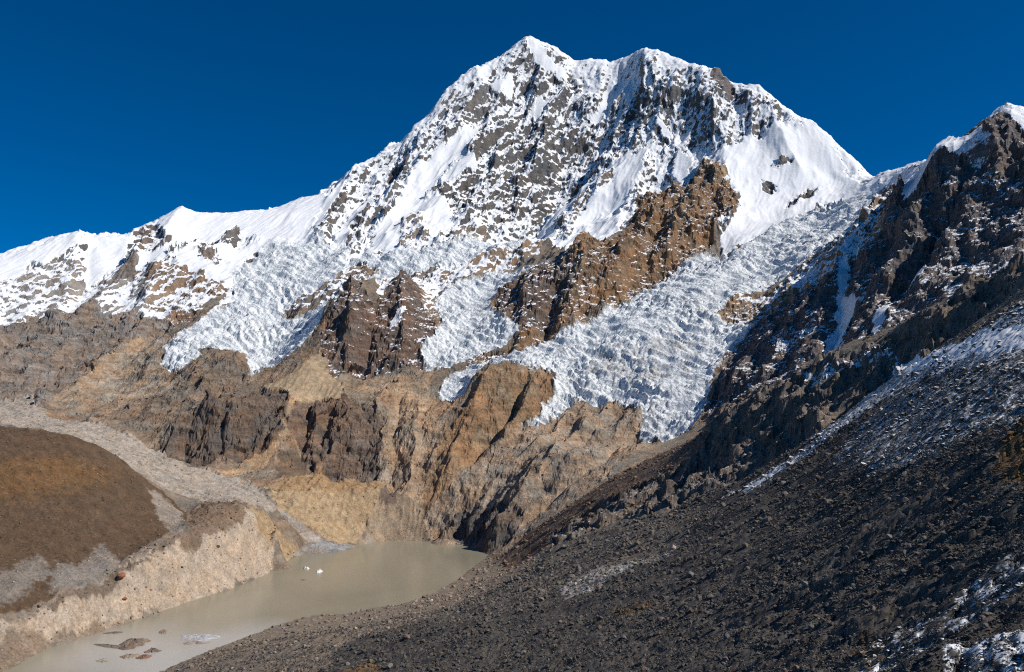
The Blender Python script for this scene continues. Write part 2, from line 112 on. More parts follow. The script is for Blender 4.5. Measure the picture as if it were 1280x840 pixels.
('band', (0.25, 0.17, 0.11), 0.38, 0, 0.9, 1, 13.2, [(-683, 4283), (-633, 4819), (-435, 4873), (-188, 5001), (48, 5073), (183, 5107), (151, 5005), (-92, 4869), (-333, 4731), (-398, 4611), (-404, 4404), (-352, 4287), (-403, 4123), (-454, 4123), (-461, 4287)]),
('towers', (0.15, 0.108, 0.085), 0.36, 0, 1.2, 1.2, 12.0, [(-913, 4860), (-752, 4263), (-675, 4240), (-618, 4392), (-614, 4843), (-506, 4574), (-434, 4299), (-368, 4286), (-422, 4116), (-417, 3974), (-619, 3917), (-838, 3840), (-906, 3983), (-915, 4116), (-849, 4215)]),
('tower_snow', None, 0.75, 0, 0.6, 0.6, 11.7, [(-587, 4135), (-531, 4204), (-497, 4160), (-557, 4117)]),
('left_snow', None, 0.9, 0, 0.4, 0.5, 19.7, [(-2020, 5050), (-1568, 5365), (-1243, 5380), (-1203, 5318), (-1519, 5203), (-1621, 4931), (-1539, 4721), (-1611, 4558), (-1583, 4795), (-1738, 4898), (-1850, 4924), (-1958, 4982)]),
('ribL_a', (0.17, 0.14, 0.115), 0.2, 0, 1, 1, 10.0, [(-1908, 5156), (-1832, 5147), (-1715, 5066), (-1738, 5024), (-1830, 5052)]),
('ribL_b', (0.15, 0.13, 0.11), 0.25, 0, 1, 1, 10.4, [(-1824, 5273), (-1808, 5355), (-1740, 5376), (-1722, 5295), (-1769, 5217)]),
('ribL_c', (0.15, 0.13, 0.11), 0.2, 0, 1.2, 1, 10.0, [(-1613, 5148), (-1589, 5240), (-1547, 5249), (-1502, 5117), (-1537, 5076), (-1590, 5091)]),
('ribL_d', (0.21, 0.165, 0.12), 0.15, 0, 1, 1, 9.3, [(-1432, 4731), (-1412, 4782), (-1369, 4833), (-1367, 4933), (-1357, 5064), (-1345, 5179), (-1313, 5093), (-1316, 4951), (-1328, 4815), (-1375, 4733), (-1392, 4678), (-1422, 4689)]),
('ribL_e', (0.19, 0.15, 0.12), 0.2, 0, 1, 1, 8.9, [(-1242, 4628), (-1229, 4687), (-1170, 4714), (-1113, 4749), (-1052, 4715), (-1101, 4614), (-1146, 4574), (-1203, 4563)]),
('ribL_f', (0.19, 0.15, 0.12), 0.3, 0, 1, 1, 9.0, [(-1063, 4727), (-979, 4850), (-941, 5001), (-862, 4883), (-810, 4270), (-871, 4225), (-936, 4257)]),
('ribL_g', (0.23, 0.165, 0.11), 0.15, 0, 1, 1, 9.3, [(-927, 5002), (-860, 5075), (-776, 4998), (-746, 4899), (-783, 4847), (-860, 4867)]),
('rib_right', (0.24, 0.17, 0.11), 0.36, 0, 1, 1.1, 11.6, [(1948, 4206), (1682, 3636), (1582, 3600), (1450, 3582), (1330, 3634), (1209, 3744), (1100, 3799), (1016, 3953), (969, 4047), (1117, 4182), (1261, 4137), (1428, 4221), (1640, 4351), (1762, 4188), (2022, 4589)]),
('rib_right_b', (0.2, 0.14, 0.09), 0.2, 0, 1, 1.1, 8.7, [(1051, 4422), (1173, 4536), (1329, 4628), (1350, 4596), (1252, 4513), (1087, 4367)]),
('ice_left', (0.2, 0.17, 0.14), 0.9, 1, 0.35, 1, 17.5, [(-1619, 4557), (-1532, 4676), (-1571, 4812), (-1635, 4972), (-1547, 5298), (-1234, 5341), (-978, 5189), (-970, 4961), (-1018, 4820), (-1093, 4756), (-1174, 4727), (-1256, 4629), (-1203, 4563), (-1088, 4563), (-990, 4559), (-923, 4149), (-959, 4033), (-1090, 3973), (-1092, 3795), (-1147, 3768), (-1276, 4131), (-1365, 4187), (-1505, 4145), (-1496, 3908), (-1603, 3992), (-1661, 4086), (-1706, 4274), (-1665, 4456)]),
('ice_shelf', (0.2, 0.17, 0.14), 0.9, 1, 0.3, 0.9, 14.2, [(-974, 5049), (-767, 5094), (-484, 5140), (-100, 5312), (101, 5334), (228, 5250), (154, 5103), (-95, 5037), (-371, 4934), (-636, 4836), (-671, 4337), (-837, 4821), (-763, 4920)]),
('ice_mid', (0.2, 0.17, 0.14), 0.88, 1, 0.35, 1, 12.2, [(-352, 4687), (-91, 4850), (199, 4690), (96, 4647), (0, 4571), (-142, 4468), (0, 4244), (46, 4147), (-114, 4078), (-225, 4035), (-398, 3961), (-437, 4081), (-352, 4287), (-396, 4412)]),
('ice_main', (0.2, 0.17, 0.14), 0.88, 1, 0.35, 1, 11.0, [(-334, 3789), (-292, 3929), (-185, 3980), (38, 4041), (232, 4147), (477, 4250), (735, 4478), (977, 4717), (1129, 4795), (1173, 4702), (1476, 4886), (1742, 5115), (1967, 4946), (2082, 4774), (1846, 4386), (1660, 4403), (1455, 4298), (1259, 4195), (1122, 4198), (969, 4062), (1004, 3952), (1100, 3799), (904, 3666), (812, 3529), (764, 3356), (674, 3288), (576, 3288), (482, 3329), (525, 3507), (453, 3620), (279, 3670), (165, 3576), (32, 3484), (10, 3506), (171, 3682), (187, 3791), (53, 3791), (-36, 3839), (-125, 3841), (-201, 3737), (-272, 3762)]),
('ice_dirty', None, 0.8, 0.8, None, None, 50.2, [(367, 3945), (695, 3924), (887, 3806), (801, 3593), (542, 3654), (353, 3804)]),
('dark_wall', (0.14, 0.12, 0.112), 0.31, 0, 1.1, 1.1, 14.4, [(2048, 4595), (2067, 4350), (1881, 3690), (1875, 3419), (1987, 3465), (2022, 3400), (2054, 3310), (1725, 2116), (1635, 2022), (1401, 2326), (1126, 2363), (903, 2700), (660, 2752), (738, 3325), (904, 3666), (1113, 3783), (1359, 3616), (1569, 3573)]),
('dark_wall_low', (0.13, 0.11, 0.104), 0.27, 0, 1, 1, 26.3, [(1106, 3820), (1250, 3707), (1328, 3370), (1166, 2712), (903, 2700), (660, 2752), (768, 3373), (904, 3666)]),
('wall_snow_top', None, 0.97, 0, 0.2, 0.2, 11.2, [(2215, 5092), (2285, 4904), (1908, 3742), (1913, 3515), (2033, 3541), (2117, 3581), (2052, 3448), (2010, 3473), (1947, 3427), (1884, 3395), (1826, 3393), (1797, 3462), (1745, 3531), (1695, 3540), (1666, 3589), (1781, 3847), (2094, 4698)]),
('peak_snow', None, 0.97, 0, 0.2, 0.2, 7.4, [(2116, 3581), (2144, 3553), (2119, 3359), (2034, 3230), (2013, 3295), (2022, 3400)]),
('wall_snow_b', None, 0.72, 0, 0.5, 0.5, 10.6, [(1819, 3411), (1903, 3409), (1895, 3313), (1857, 3224), (1808, 3250), (1804, 3356)]),
('wall_couloir', None, 0.9, 0, 0.4, 0.3, 9.4, [(1427, 3745), (1434, 3628), (1297, 3308), (1276, 3130), (1199, 3053), (1067, 2827), (1003, 2776), (1108, 3046), (1206, 3183), (1293, 3378)]),
('wall_couloir_b', None, 0.85, 0, 0.4, 0.3, 8.1, [(1119, 2664), (1213, 2819), (1239, 2769), (1156, 2661), (1092, 2589)]),
('wall_couloir_c', None, 0.8, 0, 0.4, 0.3, 8.8, [(1312, 2856), (1390, 2932), (1427, 2947), (1388, 2853), (1308, 2790)]),
('wall_ledge', None, 0.85, 0, 0.5, 0.4, 7.3, [(1140, 2345), (1228, 2383), (1296, 2340), (1400, 2361), (1468, 2397), (1359, 2223), (1277, 2229), (1173, 2238), (1057, 2156)]),
('wall_streak', None, 0.45, 0, None, None, 16.1, [(1038, 3479), (1145, 3501), (1196, 3279), (1174, 3141), (1081, 3221), (1007, 3278)]),
('wall_streak_b', None, 0.45, 0, None, None, 13.4, [(1700, 3321), (1799, 3208), (1826, 2960), (1782, 2892), (1745, 3118), (1675, 3217)]),
('wall_streak_c', None, 0.45, 0, None, None, 12.5, [(1471, 3064), (1612, 3047), (1649, 2956), (1608, 2912), (1499, 2949), (1427, 2920)]),
('lower', (0.25, 0.193, 0.142), 0.0, 0, 0.75, 1.0, 21.2, [(-1925, 3588), (-1698, 3741), (-1419, 3775), (-1505, 4145), (-1304, 4181), (-1147, 3768), (-1041, 3863), (-925, 4128), (-838, 3840), (-405, 3960), (-334, 3789), (-224, 3720), (-144, 3874), (0, 3838), (187, 3791), (171, 3682), (32, 3484), (-232, 3167), (-283, 3097), (-479, 3087), (-570, 3114), (-525, 3362), (-733, 3326), (-868, 3054), (-1309, 3231), (-1769, 3302)]),
('dome_low', (0.205, 0.16, 0.12), 0, 0, 1.0, 1.1, 14.7, [(-1700, 3604), (-1603, 3723), (-1419, 3775), (-1505, 4145), (-1304, 4181), (-1147, 3768), (-1183, 3647), (-1351, 3560), (-1416, 3337), (-1644, 3489)]),
('arete_band', (0.215, 0.165, 0.12), 0, 0, 0.7, 0.9, 14.2, [(-908, 4134), (-890, 3950), (-961, 3829), (-1051, 3544), (-1183, 3647), (-1281, 3380), (-1351, 3293), (-1424, 3286), (-1351, 3560), (-1179, 3737), (-1061, 3936)]),
('tan_slope', (0.36, 0.27, 0.175), 0, 0, 0.15, 0.35, 18.1, [(-1081, 3735), (-972, 3805), (-888, 3943), (-792, 3840), (-688, 3711), (-799, 3595), (-969, 3546)]),
('shelf_debris', (0.285, 0.215, 0.15), 0.03, 0, 0.7, 1, 17.6, [(-794, 3852), (-415, 3957), (-335, 3799), (-327, 3715), (-541, 3652), (-684, 3691)]),
('lowcliff', (0.14, 0.108, 0.085), 0, 0, 1.3, 1.2, 6.6, [(-1339, 3273), (-1281, 3380), (-1186, 3655), (-997, 3705), (-918, 3564), (-900, 3432), (-957, 3351), (-1028, 3288), (-1181, 3210), (-1252, 3200)]),
('chute', (0.36, 0.265, 0.17), 0, 0, 0.25, 0.5, 9.7, [(-918, 3564), (-865, 3568), (-883, 3439), (-913, 3359), (-927, 3254), (-1072, 3153), (-1028, 3288), (-943, 3355), (-903, 3432)]),
('cliff2', (0.165, 0.12, 0.09), 0, 0, 1.3, 1.2, 6.6, [(-897, 3536), (-815, 3665), (-589, 3640), (-524, 3591), (-522, 3439), (-528, 3380), (-614, 3342), (-766, 3335), (-803, 3416), (-871, 3433), (-902, 3461)]),
('cliff2_cone', (0.16, 0.115, 0.08), 0, 0, 0.4, 0.8, 9.5, [(-871, 3212), (-891, 3359), (-858, 3419), (-785, 3385), (-765, 3206), (-802, 3141)]),
('slabs', (0.35, 0.26, 0.178), 0, 0, 0.75, 1, 12.8, [(-571, 3845), (-331, 3757), (-275, 3711), (-269, 3439), (-317, 3292), (-326, 3182), (-414, 3228), (-518, 3357), (-528, 3575)]),
('knoll', (0.27, 0.18, 0.107), 0, 0, 0.75, 1, 10.0, [(-240, 3598), (-189, 3715), (-140, 3757), (-43, 3827), (35, 3775), (186, 3783), (171, 3682), (32, 3500), (-125, 3388), (-238, 3246), (-320, 3182), (-342, 3243), (-298, 3403), (-280, 3563)]),
('pale_moraine', (0.36, 0.31, 0.26), 0, 0, 0.25, 0.7, 11.3, [(-2584, 3486), (-2190, 3696), (-2074, 3731), (-1875, 3508), (-1593, 3382), (-1196, 3171), (-940, 3121), (-786, 2910), (-786, 2685), (-854, 2664), (-908, 2543), (-959, 2524), (-1194, 2826), (-1203, 2417), (-1374, 2324), (-1605, 2171)]),
('orange_bowl', (0.36, 0.262, 0.16), 0, 0, 0.3, 0.7, 20.7, [(-857, 3062), (-831, 3144), (-737, 3343), (-617, 3362), (-519, 3365), (-467, 3221), (-507, 3114), (-521, 3036), (-572, 2920), (-650, 2904), (-767, 2893)]),
('orange_rim', (0.32, 0.21, 0.115), 0, 0, 0.5, 0.9, 15.1, [(-843, 3065), (-831, 3144), (-737, 3343), (-617, 3362), (-519, 3365), (-473, 3226), (-586, 3197), (-718, 3133), (-807, 3038)]),
('grey_cone', (0.3, 0.23, 0.165), 0, 0, 0.2, 0.6, 20.8, [(-542, 2973), (-490, 3152), (-468, 3230), (-386, 3237), (-320, 3182), (-219, 3008)]),
('grey_cone_dark', (0.15, 0.11, 0.085), 0, 0, 0.2, 0.5, 9.1, [(-493, 3238), (-468, 3290), (-436, 3255), (-421, 3197), (-451, 3178), (-481, 3185)]),
('right_slabs', (0.31, 0.245, 0.182), 0.02, 0, 0.65, 1.0, 18.6, [(-320, 3177), (-124, 3379), (32, 3470), (165, 3576), (278, 3665), (452, 3615), (522, 3483), (483, 3317), (665, 3275), (762, 3362), (688, 2980), (606, 2859), (365, 2841), (142, 2596), (-50, 2763), (-104, 2867), (-263, 3037)]),
('delta', (0.3, 0.28, 0.26), 0, 0, 0.1, 0.4, 5.5, [(-689, 2760), (-673, 2839), (-725, 2853), (-780, 2919), (-745, 2928), (-654, 2889), (-571, 2914), (-489, 3066), (-501, 3022), (-550, 2876), (-615, 2813)]),
('lake_rocks', (0.15, 0.125, 0.105), 0, 0, 1.2, 1.3, 11.2, [(-262, 3122), (-188, 3155), (-56, 3070), (39, 2878), (0, 2800), (-70, 2744), (-150, 3000), (-221, 3031)]),
('dust_fan', (0.29, 0.235, 0.175), 0, 0, 0.15, 0.4, 11.4, [(460, 3122), (567, 3238), (674, 3244), (747, 3297), (637, 2876), (563, 2910), (392, 2843), (318, 2889)]),
('hill', (0.105, 0.068, 0.042), 0, 0, 0.25, 0.6, 4.8, [(-2442, 3143), (-1349, 2281), (-1267, 2327), (-1201, 2368), (-1392, 2963), (-1066, 2414), (-973, 2412), (-893, 2387), (-856, 2325), (-856, 2134), (-878, 1894), (-908, 1728), (-949, 1639), (-1053, 1393)]),
('hill_grey_a', (0.215, 0.187, 0.162), 0, 0, None, None, 17.6, [(-921, 1751), (-965, 1877), (-929, 1891), (-949, 2021), (-912, 2002), (-863, 1938), (-875, 1889), (-896, 1764)]),
('hill_grey_b', (0.2, 0.173, 0.15), 0, 0, None, None, 18.6, [(-1030, 1671), (-1013, 1796), (-1007, 1859), (-937, 1810), (-947, 1768), (-953, 1696), (-988, 1606)]),
('hill_pale', (0.25, 0.21, 0.175), 0, 0, None, None, 11.6, [(-986, 2363), (-964, 2390), (-890, 2360), (-862, 2300), (-847, 2183), (-886, 2230)]),
('hill_orange', (0.145, 0.082, 0.038), 0, 0, None, None, 62.8, [(-1284, 2056), (-1183, 2216), (-1060, 2308), (-1069, 2158), (-1174, 2003), (-1201, 1930)]),
('moraine', (0.4, 0.322, 0.25), 0, 0, 0.2, 0.6, 5.9, [(-959, 1518), (-935, 1616), (-900, 1713), (-872, 1883), (-834, 2080), (-826, 2196), (-785, 2265), (-751, 2419), (-766, 2700), (-681, 2789), (-686, 2437), (-714, 2249), (-787, 1976), (-836, 1815), (-877, 1678), (-872, 1526), (-872, 1389)]),
('moraine_dirt', (0.23, 0.175, 0.13), 0, 0, None, None, 10.5, [(-915, 1453), (-915, 1585), (-920, 1629), (-895, 1679), (-882, 1685), (-841, 1825), (-826, 1864), (-831, 1805), (-876, 1676), (-868, 1509), (-872, 1389)]),
('wedge', (0.19, 0.135, 0.095), 0, 0, 0.3, 1.0, 7.0, [(-829, 2225), (-866, 2368), (-860, 2421), (-861, 2686), (-784, 2695), (-765, 2696), (-747, 2406), (-783, 2271), (-800, 2169), (-814, 2153)]),
('orange_strip', (0.33, 0.235, 0.14), 0, 0, 0.25, 0.5, 13.0, [(-815, 2681), (-776, 2692), (-739, 2741), (-683, 2798), (-686, 2741), (-694, 2536), (-731, 2482)]),
('path', (0.17, 0.13, 0.1), 0, 0, None, None, 4.0, [(-903, 1719), (-872, 1883), (-835, 2037), (-834, 2202), (-838, 2265), (-819, 2231), (-822, 2122), (-843, 1953), (-864, 1832), (-896, 1707)]),
('near_bank', (0.2, 0.162, 0.125), 0, 0, 0.3, 1, 10.2, [(-525, 1275), (-598, 1528), (-536, 1746), (-435, 2003), (-263, 2076), (-160, 2203), (-71, 2792), (90, 2477), (108, 1982), (-32, 1749), (-131, 1446), (-259, 1365), (-213, 913)]),
('spur_brown', (0.15, 0.105, 0.075), 0, 0, 0.4, 0.8, 8.6, [(-70, 2744), (138, 2512), (313, 2841), (519, 2965), (502, 2221), (498, 2160), (386, 2212), (251, 2286), (127, 2327), (0, 2227)]),
('spur_cliff', (0.155, 0.125, 0.1), 0.16, 0, 1.2, 1.2, 7.8, [(108, 2369), (254, 2308), (386, 2212), (476, 2153), (787, 3210), (850, 2863), (690, 2061), (793, 1848), (881, 1742), (1412, 2343), (2403, 2937), (1014, 1254), (829, 1384), (691, 1458), (522, 1573), (339, 1763), (240, 1873), (108, 1982)]),
('spur_snow', None, 0.6, 0, None, None, 5.6, [(674, 2016), (731, 1916), (763, 1800), (754, 1669), (747, 1746), (710, 1864), (667, 1941)]),
('scree', (0.08, 0.071, 0.062), 0.0, 0, 0.5, 1, 11.2, [(-213, 913), (-259, 1365), (-131, 1446), (-32, 1749), (106, 1947), (237, 1851), (333, 1733), (434, 1628), (509, 1536), (580, 1425), (643, 1357), (732, 1221), (900, 990), (39, 46), (-45, 151)]),
('scree_pale', (0.27, 0.25, 0.225), 0, 0, None, None, 7.1, [(60, 1333), (125, 1373), (207, 1423), (247, 1320), (206, 1134), (164, 1199), (103, 1131), (72, 1135)]),
('scree_grey', (0.125, 0.108, 0.09), 0, 0, None, None, 15.6, [(-131, 1446), (-32, 1749), (106, 1947), (333, 1733), (325, 1366), (238, 1309), (125, 1373), (43, 1186), (-82, 1134)]),
('snow_band_a', None, 0.53, 0, None, None, 21.6, [(367, 1539), (412, 1497), (474, 1471), (581, 1534), (668, 1601), (676, 1484), (661, 1315), (725, 1210), (769, 1076), (490, 691), (503, 845), (555, 1106), (578, 1299), (529, 1363), (456, 1377), (366, 1375)]),
('snow_band_b', None, 0.42, 0, None, None, 22.6, [(421, 1145), (498, 1256), (578, 1299), (555, 1106), (503, 845), (423, 527), (249, 314), (305, 515), (322, 649), (339, 821)]),
('snow_hi', None, 0.92, 0, None, None, 6.9, [(740, 1692), (734, 1577), (686, 1337), (626, 1031), (544, 899), (598, 1148), (633, 1336), (692, 1551)]),
('snow_low_a', None, 0.42, 0, None, None, 2.9, [(110, 249), (118, 237), (132, 251), (144, 244), (130, 220), (112, 211), (99, 216)]),
('snow_low_b', None, 0.5, 0, None, None, 2.4, [(81, 166), (95, 179), (103, 175), (106, 154), (73, 108), (64, 133)]),
('snow_low_c', None, 0.35, 0, None, None, 1.5, [(93, 247), (107, 253), (114, 234), (98, 195), (79, 183)]),
('grass_a', (0.13, 0.075, 0.03), None, 0, None, None, 2.4, [(252, 460), (297, 515), (311, 510), (214, 354), (233, 410)]),
('grass_b', (0.11, 0.07, 0.032), None, 0, None, None, 1.3, [(100, 270), (112, 283), (109, 252), (92, 228)]),
('grass_c', (0.12, 0.075, 0.035), None, 0, None, None, 3.2, [(95, 875), (127, 873), (128, 809), (104, 792)]),
('grass_d', (0.15, 0.095, 0.045), None, 0, None, None, 3.7, [(-193, 1023), (-170, 1046), (-141, 982), (-140, 917), (-183, 969)])]
# height, half width, crest line cast from image pixels to plan (m)
RIBS = [
(34, 45, [(-1291, 3360), (-1294, 3252)]),
(-36, 36, [(-1261, 3408), (-1227, 3234)]),
(22, 50, [(-1257, 3555), (-1137, 3267)]),
(-20, 30, [(-1160, 3497), (-1106, 3282)]),
(20, 60, [(-1064, 3533), (-1033, 3302)]),
(-40, 36, [(-838, 3563), (-822, 3407)]),
(30, 36, [(-804, 3590), (-755, 3366)]),
(-24, 26, [(-766, 3598), (-742, 3414)]),
(22, 60, [(-670, 3619), (-650, 3369)]),
(36, 60, [(-106, 3809), (-165, 3575), (-244, 3320)]),
(-30, 45, [(52, 3718), (-33, 3534), (-155, 3371)]),
(26, 45, [(156, 3724), (66, 3577), (-32, 3460)]),
(-28, 45, [(-488, 3757), (-470, 3448), (-461, 3244)]),
(24, 40, [(-397, 3723), (-392, 3411), (-401, 3238)]),
(30, 55, [(400, 3601), (251, 3401), (112, 3047), (0, 3010)]),
(-26, 45, [(464, 3352), (308, 3043), (162, 2939), (53, 2871)]),
(26, 45, [(232, 3580), (92, 3343), (-59, 3214)]),
(95, 230, [(1091, 6867), (1042, 6548), (943, 6253), (830, 6019), (692, 5838), (515, 5725), (335, 5456)]),
(70, 150, [(1200, 6421), (1062, 6246), (956, 5978), (834, 5678)]),
(75, 200, [(1446, 6597), (1460, 6225), (1484, 5873), (1401, 5571), (1236, 5127)]),
(60, 150, [(1874, 6401), (1830, 5982), (1881, 5803), (1915, 5599)]),
(80, 190, [(34, 7050), (-52, 6782), (-126, 6571), (-194, 6361), (-279, 6107), (-436, 5757), (-611, 5399)]),
(60, 150, [(-294, 6797), (-316, 6590), (-368, 6421), (-505, 6231), (-685, 6004), (-769, 5718), (-791, 5309)]),
(55, 130, [(-735, 6410), (-754, 6097), (-744, 5937), (-867, 5724), (-1017, 5392)]),
(60, 120, [(-1167, 6139), (-1165, 5849), (-1192, 5603), (-1208, 5379)]),
(-90, 220, [(531, 6904), (476, 6627), (391, 6320), (281, 5919), (167, 5523)]),
(-60, 160, [(776, 6743), (702, 6395), (522, 6103), (403, 5910)]),
(-50, 130, [(128, 6664), (61, 6354), (28, 5974), (-52, 5536)]),
(50, 110, [(245, 6414), (208, 6078), (174, 5753)]),
(45, 100, [(1296, 5682), (1177, 5403), (1017, 4939), (914, 4737)]),
(-45, 90, [(961, 5333), (848, 4934), (751, 4638), (675, 4494)]),
(50, 90, [(698, 4929), (585, 4608), (505, 4414), (461, 4283)]),
(-50, 70, [(282, 4606), (208, 4424), (176, 4265), (156, 4171)]),
(45, 80, [(426, 4763), (353, 4421), (282, 4194)]),
(35, 70, [(121, 4597), (90, 4368), (58, 4161)]),
(40, 80, [(-805, 4285), (-768, 4108), (-751, 3939)]),
(-45, 60, [(-679, 4216), (-670, 4037), (-673, 3914)]),
(30, 60, [(-577, 4391), (-536, 4155), (-526, 3983)]),
(40, 110, [(-2181, 5555), (-2159, 5260), (-2250, 5034), (-2246, 4659), (-2315, 4283), (-2317, 3899)]),
(35, 90, [(-2624, 5151), (-2522, 4922), (-2428, 4632), (-2382, 4259)]),
(-40, 80, [(-2579, 5178), (-2460, 4955), (-2392, 4729)]),
(35, 80, [(-2065, 4937), (-1984, 4658), (-1938, 4333), (-1975, 3942)]),
(55, 110, [(1881, 3690), (1723, 3458), (1568, 3321), (1389, 3146), (1171, 2785)]),
(-60, 100, [(1788, 3272), (1604, 3144), (1401, 3044), (1176, 2829)]),
(50, 100, [(2022, 3400), (1753, 3157), (1550, 2989), (1326, 2772)]),
(-55, 80, [(1413, 3575), (1237, 3222), (1023, 2781)]),
(40, 80, [(1250, 3707), (1109, 3493), (963, 3239), (782, 2912)]),
(30, 60, [(933, 3462), (851, 3339), (696, 2899)])]
SKY_N = 109
LAKE = [(-905, 1403), (-917, 1528), (-926, 1689), (-886, 1841), (-840, 2015), (-759, 2264), (-734, 2450), (-735, 2634), (-721, 2835), (-637, 2858), (-592, 2906), (-552, 3049), (-470, 3152), (-305, 3154), (-169, 3106), (-89, 2993), (-31, 2807), (-52, 2655), (-97, 2389), (-155, 2167), (-223, 2027), (-266, 2011), (-349, 1915), (-400, 1934), (-448, 1845), (-493, 1730), (-529, 1617), (-553, 1519), (-616, 1310)]
PLACES = {'red_boulder': (-845, 1909), 'pale_boulder': (236, 1289), 'white_boulder': (-178, 1965), 'red_small': (-829, 1890), 'dark_boulder': (-762, 2273), 'dark_boulder2': (-796, 2118), 'islet_big': (-727.9, 1703.0), 'islet_tail': (-762.8, 1685.5), 'islet_b': (-668.2, 1651.5), 'islet_c': (-694.6, 1613.6), 'islet_d': (-666.2, 1608.3), 'islet_e': (-705.7, 1796.6), 'islet_f': (-731.7, 1587.6), 'ice_sheet': (-616.5, 1751.6), 'ice_gravel': (-608.8, 1708.9), 'floe_a': (-592.8, 2536.9), 'floe_b': (-544.2, 2484.7), 'floe_c': (-560.1, 2363.4), 'lake_pale': (-587.8, 1592.7), 'bar': (-804.8, 1790.0)}


# ------------------------------------------------------------------ noise
def _h(ix, iy, seed):
    h = (ix.astype(np.uint32) * np.uint32(374761393) + iy.astype(np.uint32) * np.uint32(668265263) + np.uint32((seed * 2246822519) & 0xffffffff))
    h = (h ^ (h >> np.uint32(13))) * np.uint32(1274126177)
    h = (h ^ (h >> np.uint32(16))) * np.uint32(2246822519)
    return h ^ (h >> np.uint32(15))

_GA = np.arange(256) * (2 * np.pi / 256)
_GX, _GY = np.cos(_GA).astype(np.float32), np.sin(_GA).astype(np.float32)

def perlin(x, y, seed=0):
    x = x.astype(np.float32); y = y.astype(np.float32)
    fx = np.floor(x); fy = np.floor(y)
    ix = fx.astype(np.int32); iy = fy.astype(np.int32)
    x = x - fx; y = y - fy
    u = x * x * x * (x * (x * 6 - 15) + 10); v = y * y * y * (y * (y * 6 - 15) + 10)
    def g(a, b):
        k = (_h(ix + a, iy + b, seed) & np.uint32(255)).astype(np.int32)
        return _GX[k] * (x - a) + _GY[k] * (y - b)
    a = g(0, 0); b = g(1, 0); c = g(0, 1); d = g(1, 1)
    a = a + u * (b - a); c = c + u * (d - c)
    return (a + v * (c - a)) * 1.5

def fbm(x, y, octs, seed=0, gain=.5):
    o = 0; a = 1.0; f = 1.0
    for i in range(octs):
        o = o + a * perlin(x * f + 17.3 * i, y * f - 9.1 * i, seed + i); a *= gain; f *= 2.03
    return o

def ridged(x, y, octs, seed=0, gain=.5):
    o = 0; a = 1.0; f = 1.0; w = 1.0
    for i in range(octs):
        n = 1 - np.abs(perlin(x * f + 31.7 * i, y * f + 5.7 * i, seed + i)) * 1.25
        n = n * n * w; o = o + a * n; w = np.clip(n * 1.6, 0, 1); a *= gain; f *= 2.07
    return o - .9

def worley(x, y, seed=0):
    ix = np.floor(x).astype(np.int32); iy = np.floor(y).astype(np.int32)
    f1 = np.full(x.shape, 9., np.float32); f2 = f1.copy(); cr = np.zeros_like(f1)
    for a in (-1, 0, 1):
        for b in (-1, 0, 1):
            h = _h(ix + a, iy + b, seed)
            px = ix + a + (h & np.uint32(1023)).astype(np.float32) / 1023
            py = iy + b + ((h >> np.uint32(10)) & np.uint32(1023)).astype(np.float32) / 1023
            d = np.hypot(px - x, py - y).astype(np.float32)
            n = d < f1
            f2 = np.where(n, f1, np.minimum(f2, d)); cr = np.where(n, (h >> np.uint32(22)).astype(np.float32) / 1023, cr); f1 = np.where(n, d, f1)
    return f1, f2, cr

def facets(x, y, seed=0, z=None):
    """broken rock: every cell is a plane with a tilt of its own"""
    ix = np.floor(x).astype(np.int32); iy = np.floor(y).astype(np.int32)
    iz = np.floor(z).astype(np.int32) if z is not None else np.zeros_like(ix)
    f1 = np.full(x.shape, 9., np.float32); o = np.zeros_like(f1)
    for a in (-1, 0, 1):
        for b in (-1, 0, 1):
            for c in ((-1, 0, 1) if z is not None else (0,)):
                h = _h(ix + a + (iz + c) * 7919, iy + b + (iz + c) * 104729, seed)
                dx = x - (ix + a + (h & np.uint32(255)).astype(np.float32) / 255)
                dy = y - (iy + b + ((h >> np.uint32(8)) & np.uint32(255)).astype(np.float32) / 255)
                d = dx * dx + dy * dy
                g = (h >> np.uint32(16)).astype(np.int32)
                p = _GX[g & 255] * dx + _GY[g & 255] * dy
                if z is not None:
                    dz = z - (iz + c + ((h >> np.uint32(24)) & np.uint32(255)).astype(np.float32) / 255)
                    d = d + dz * dz; p = p + (((g >> 4) & 255) / 127.5 - 1).astype(np.float32) * dz
                n = d < f1
                o = np.where(n, p + (g >> 8) / 255.0 * .5, o).astype(np.float32); f1 = np.where(n, d, f1).astype(np.float32)
    return o - .25

def sstep(a, b, x):
    t = np.clip((x - a) / (b - a), 0, 1)
    return t * t * (3 - 2 * t)

# ------------------------------------------------------------------ base relief: biharmonic surface through the traced and filled-in points
CP = np.array(CONTROL, float)
n_ = len(CP)
A_ = np.zeros((n_ + 3, n_ + 3))
A_[:n_, :n_] = -np.linalg.norm(CP[:, None, :2] - CP[None, :, :2], axis=2) + np.eye(n_)
A_[:n_, n_:] = np.c_[np.ones(n_), CP[:, :2] / 1000]
A_[n_:, :n_] = A_[:n_, n_:].T
W_ = np.linalg.solve(A_, np.r_[CP[:, 2], 0, 0, 0])

def base_height(X, Y):
    sh = X.shape; X = X.ravel().astype(np.float32); Y = Y.ravel().astype(np.float32)
    P = CP[:, :2].astype(np.float32); w = W_[:n_].astype(np.float32); o = np.empty(len(X), np.float32)
    for i in range(0, len(X), 16384):
        x = X[i:i + 16384]; y = Y[i:i + 16384]
        D = np.sqrt((x[:, None] - P[:, 0]) ** 2 + (y[:, None] - P[:, 1]) ** 2)
        o[i:i + 16384] = -(D @ w) + W_[n_] + W_[n_ + 1] * x / 1000 + W_[n_ + 2] * y / 1000
    return o.reshape(sh)

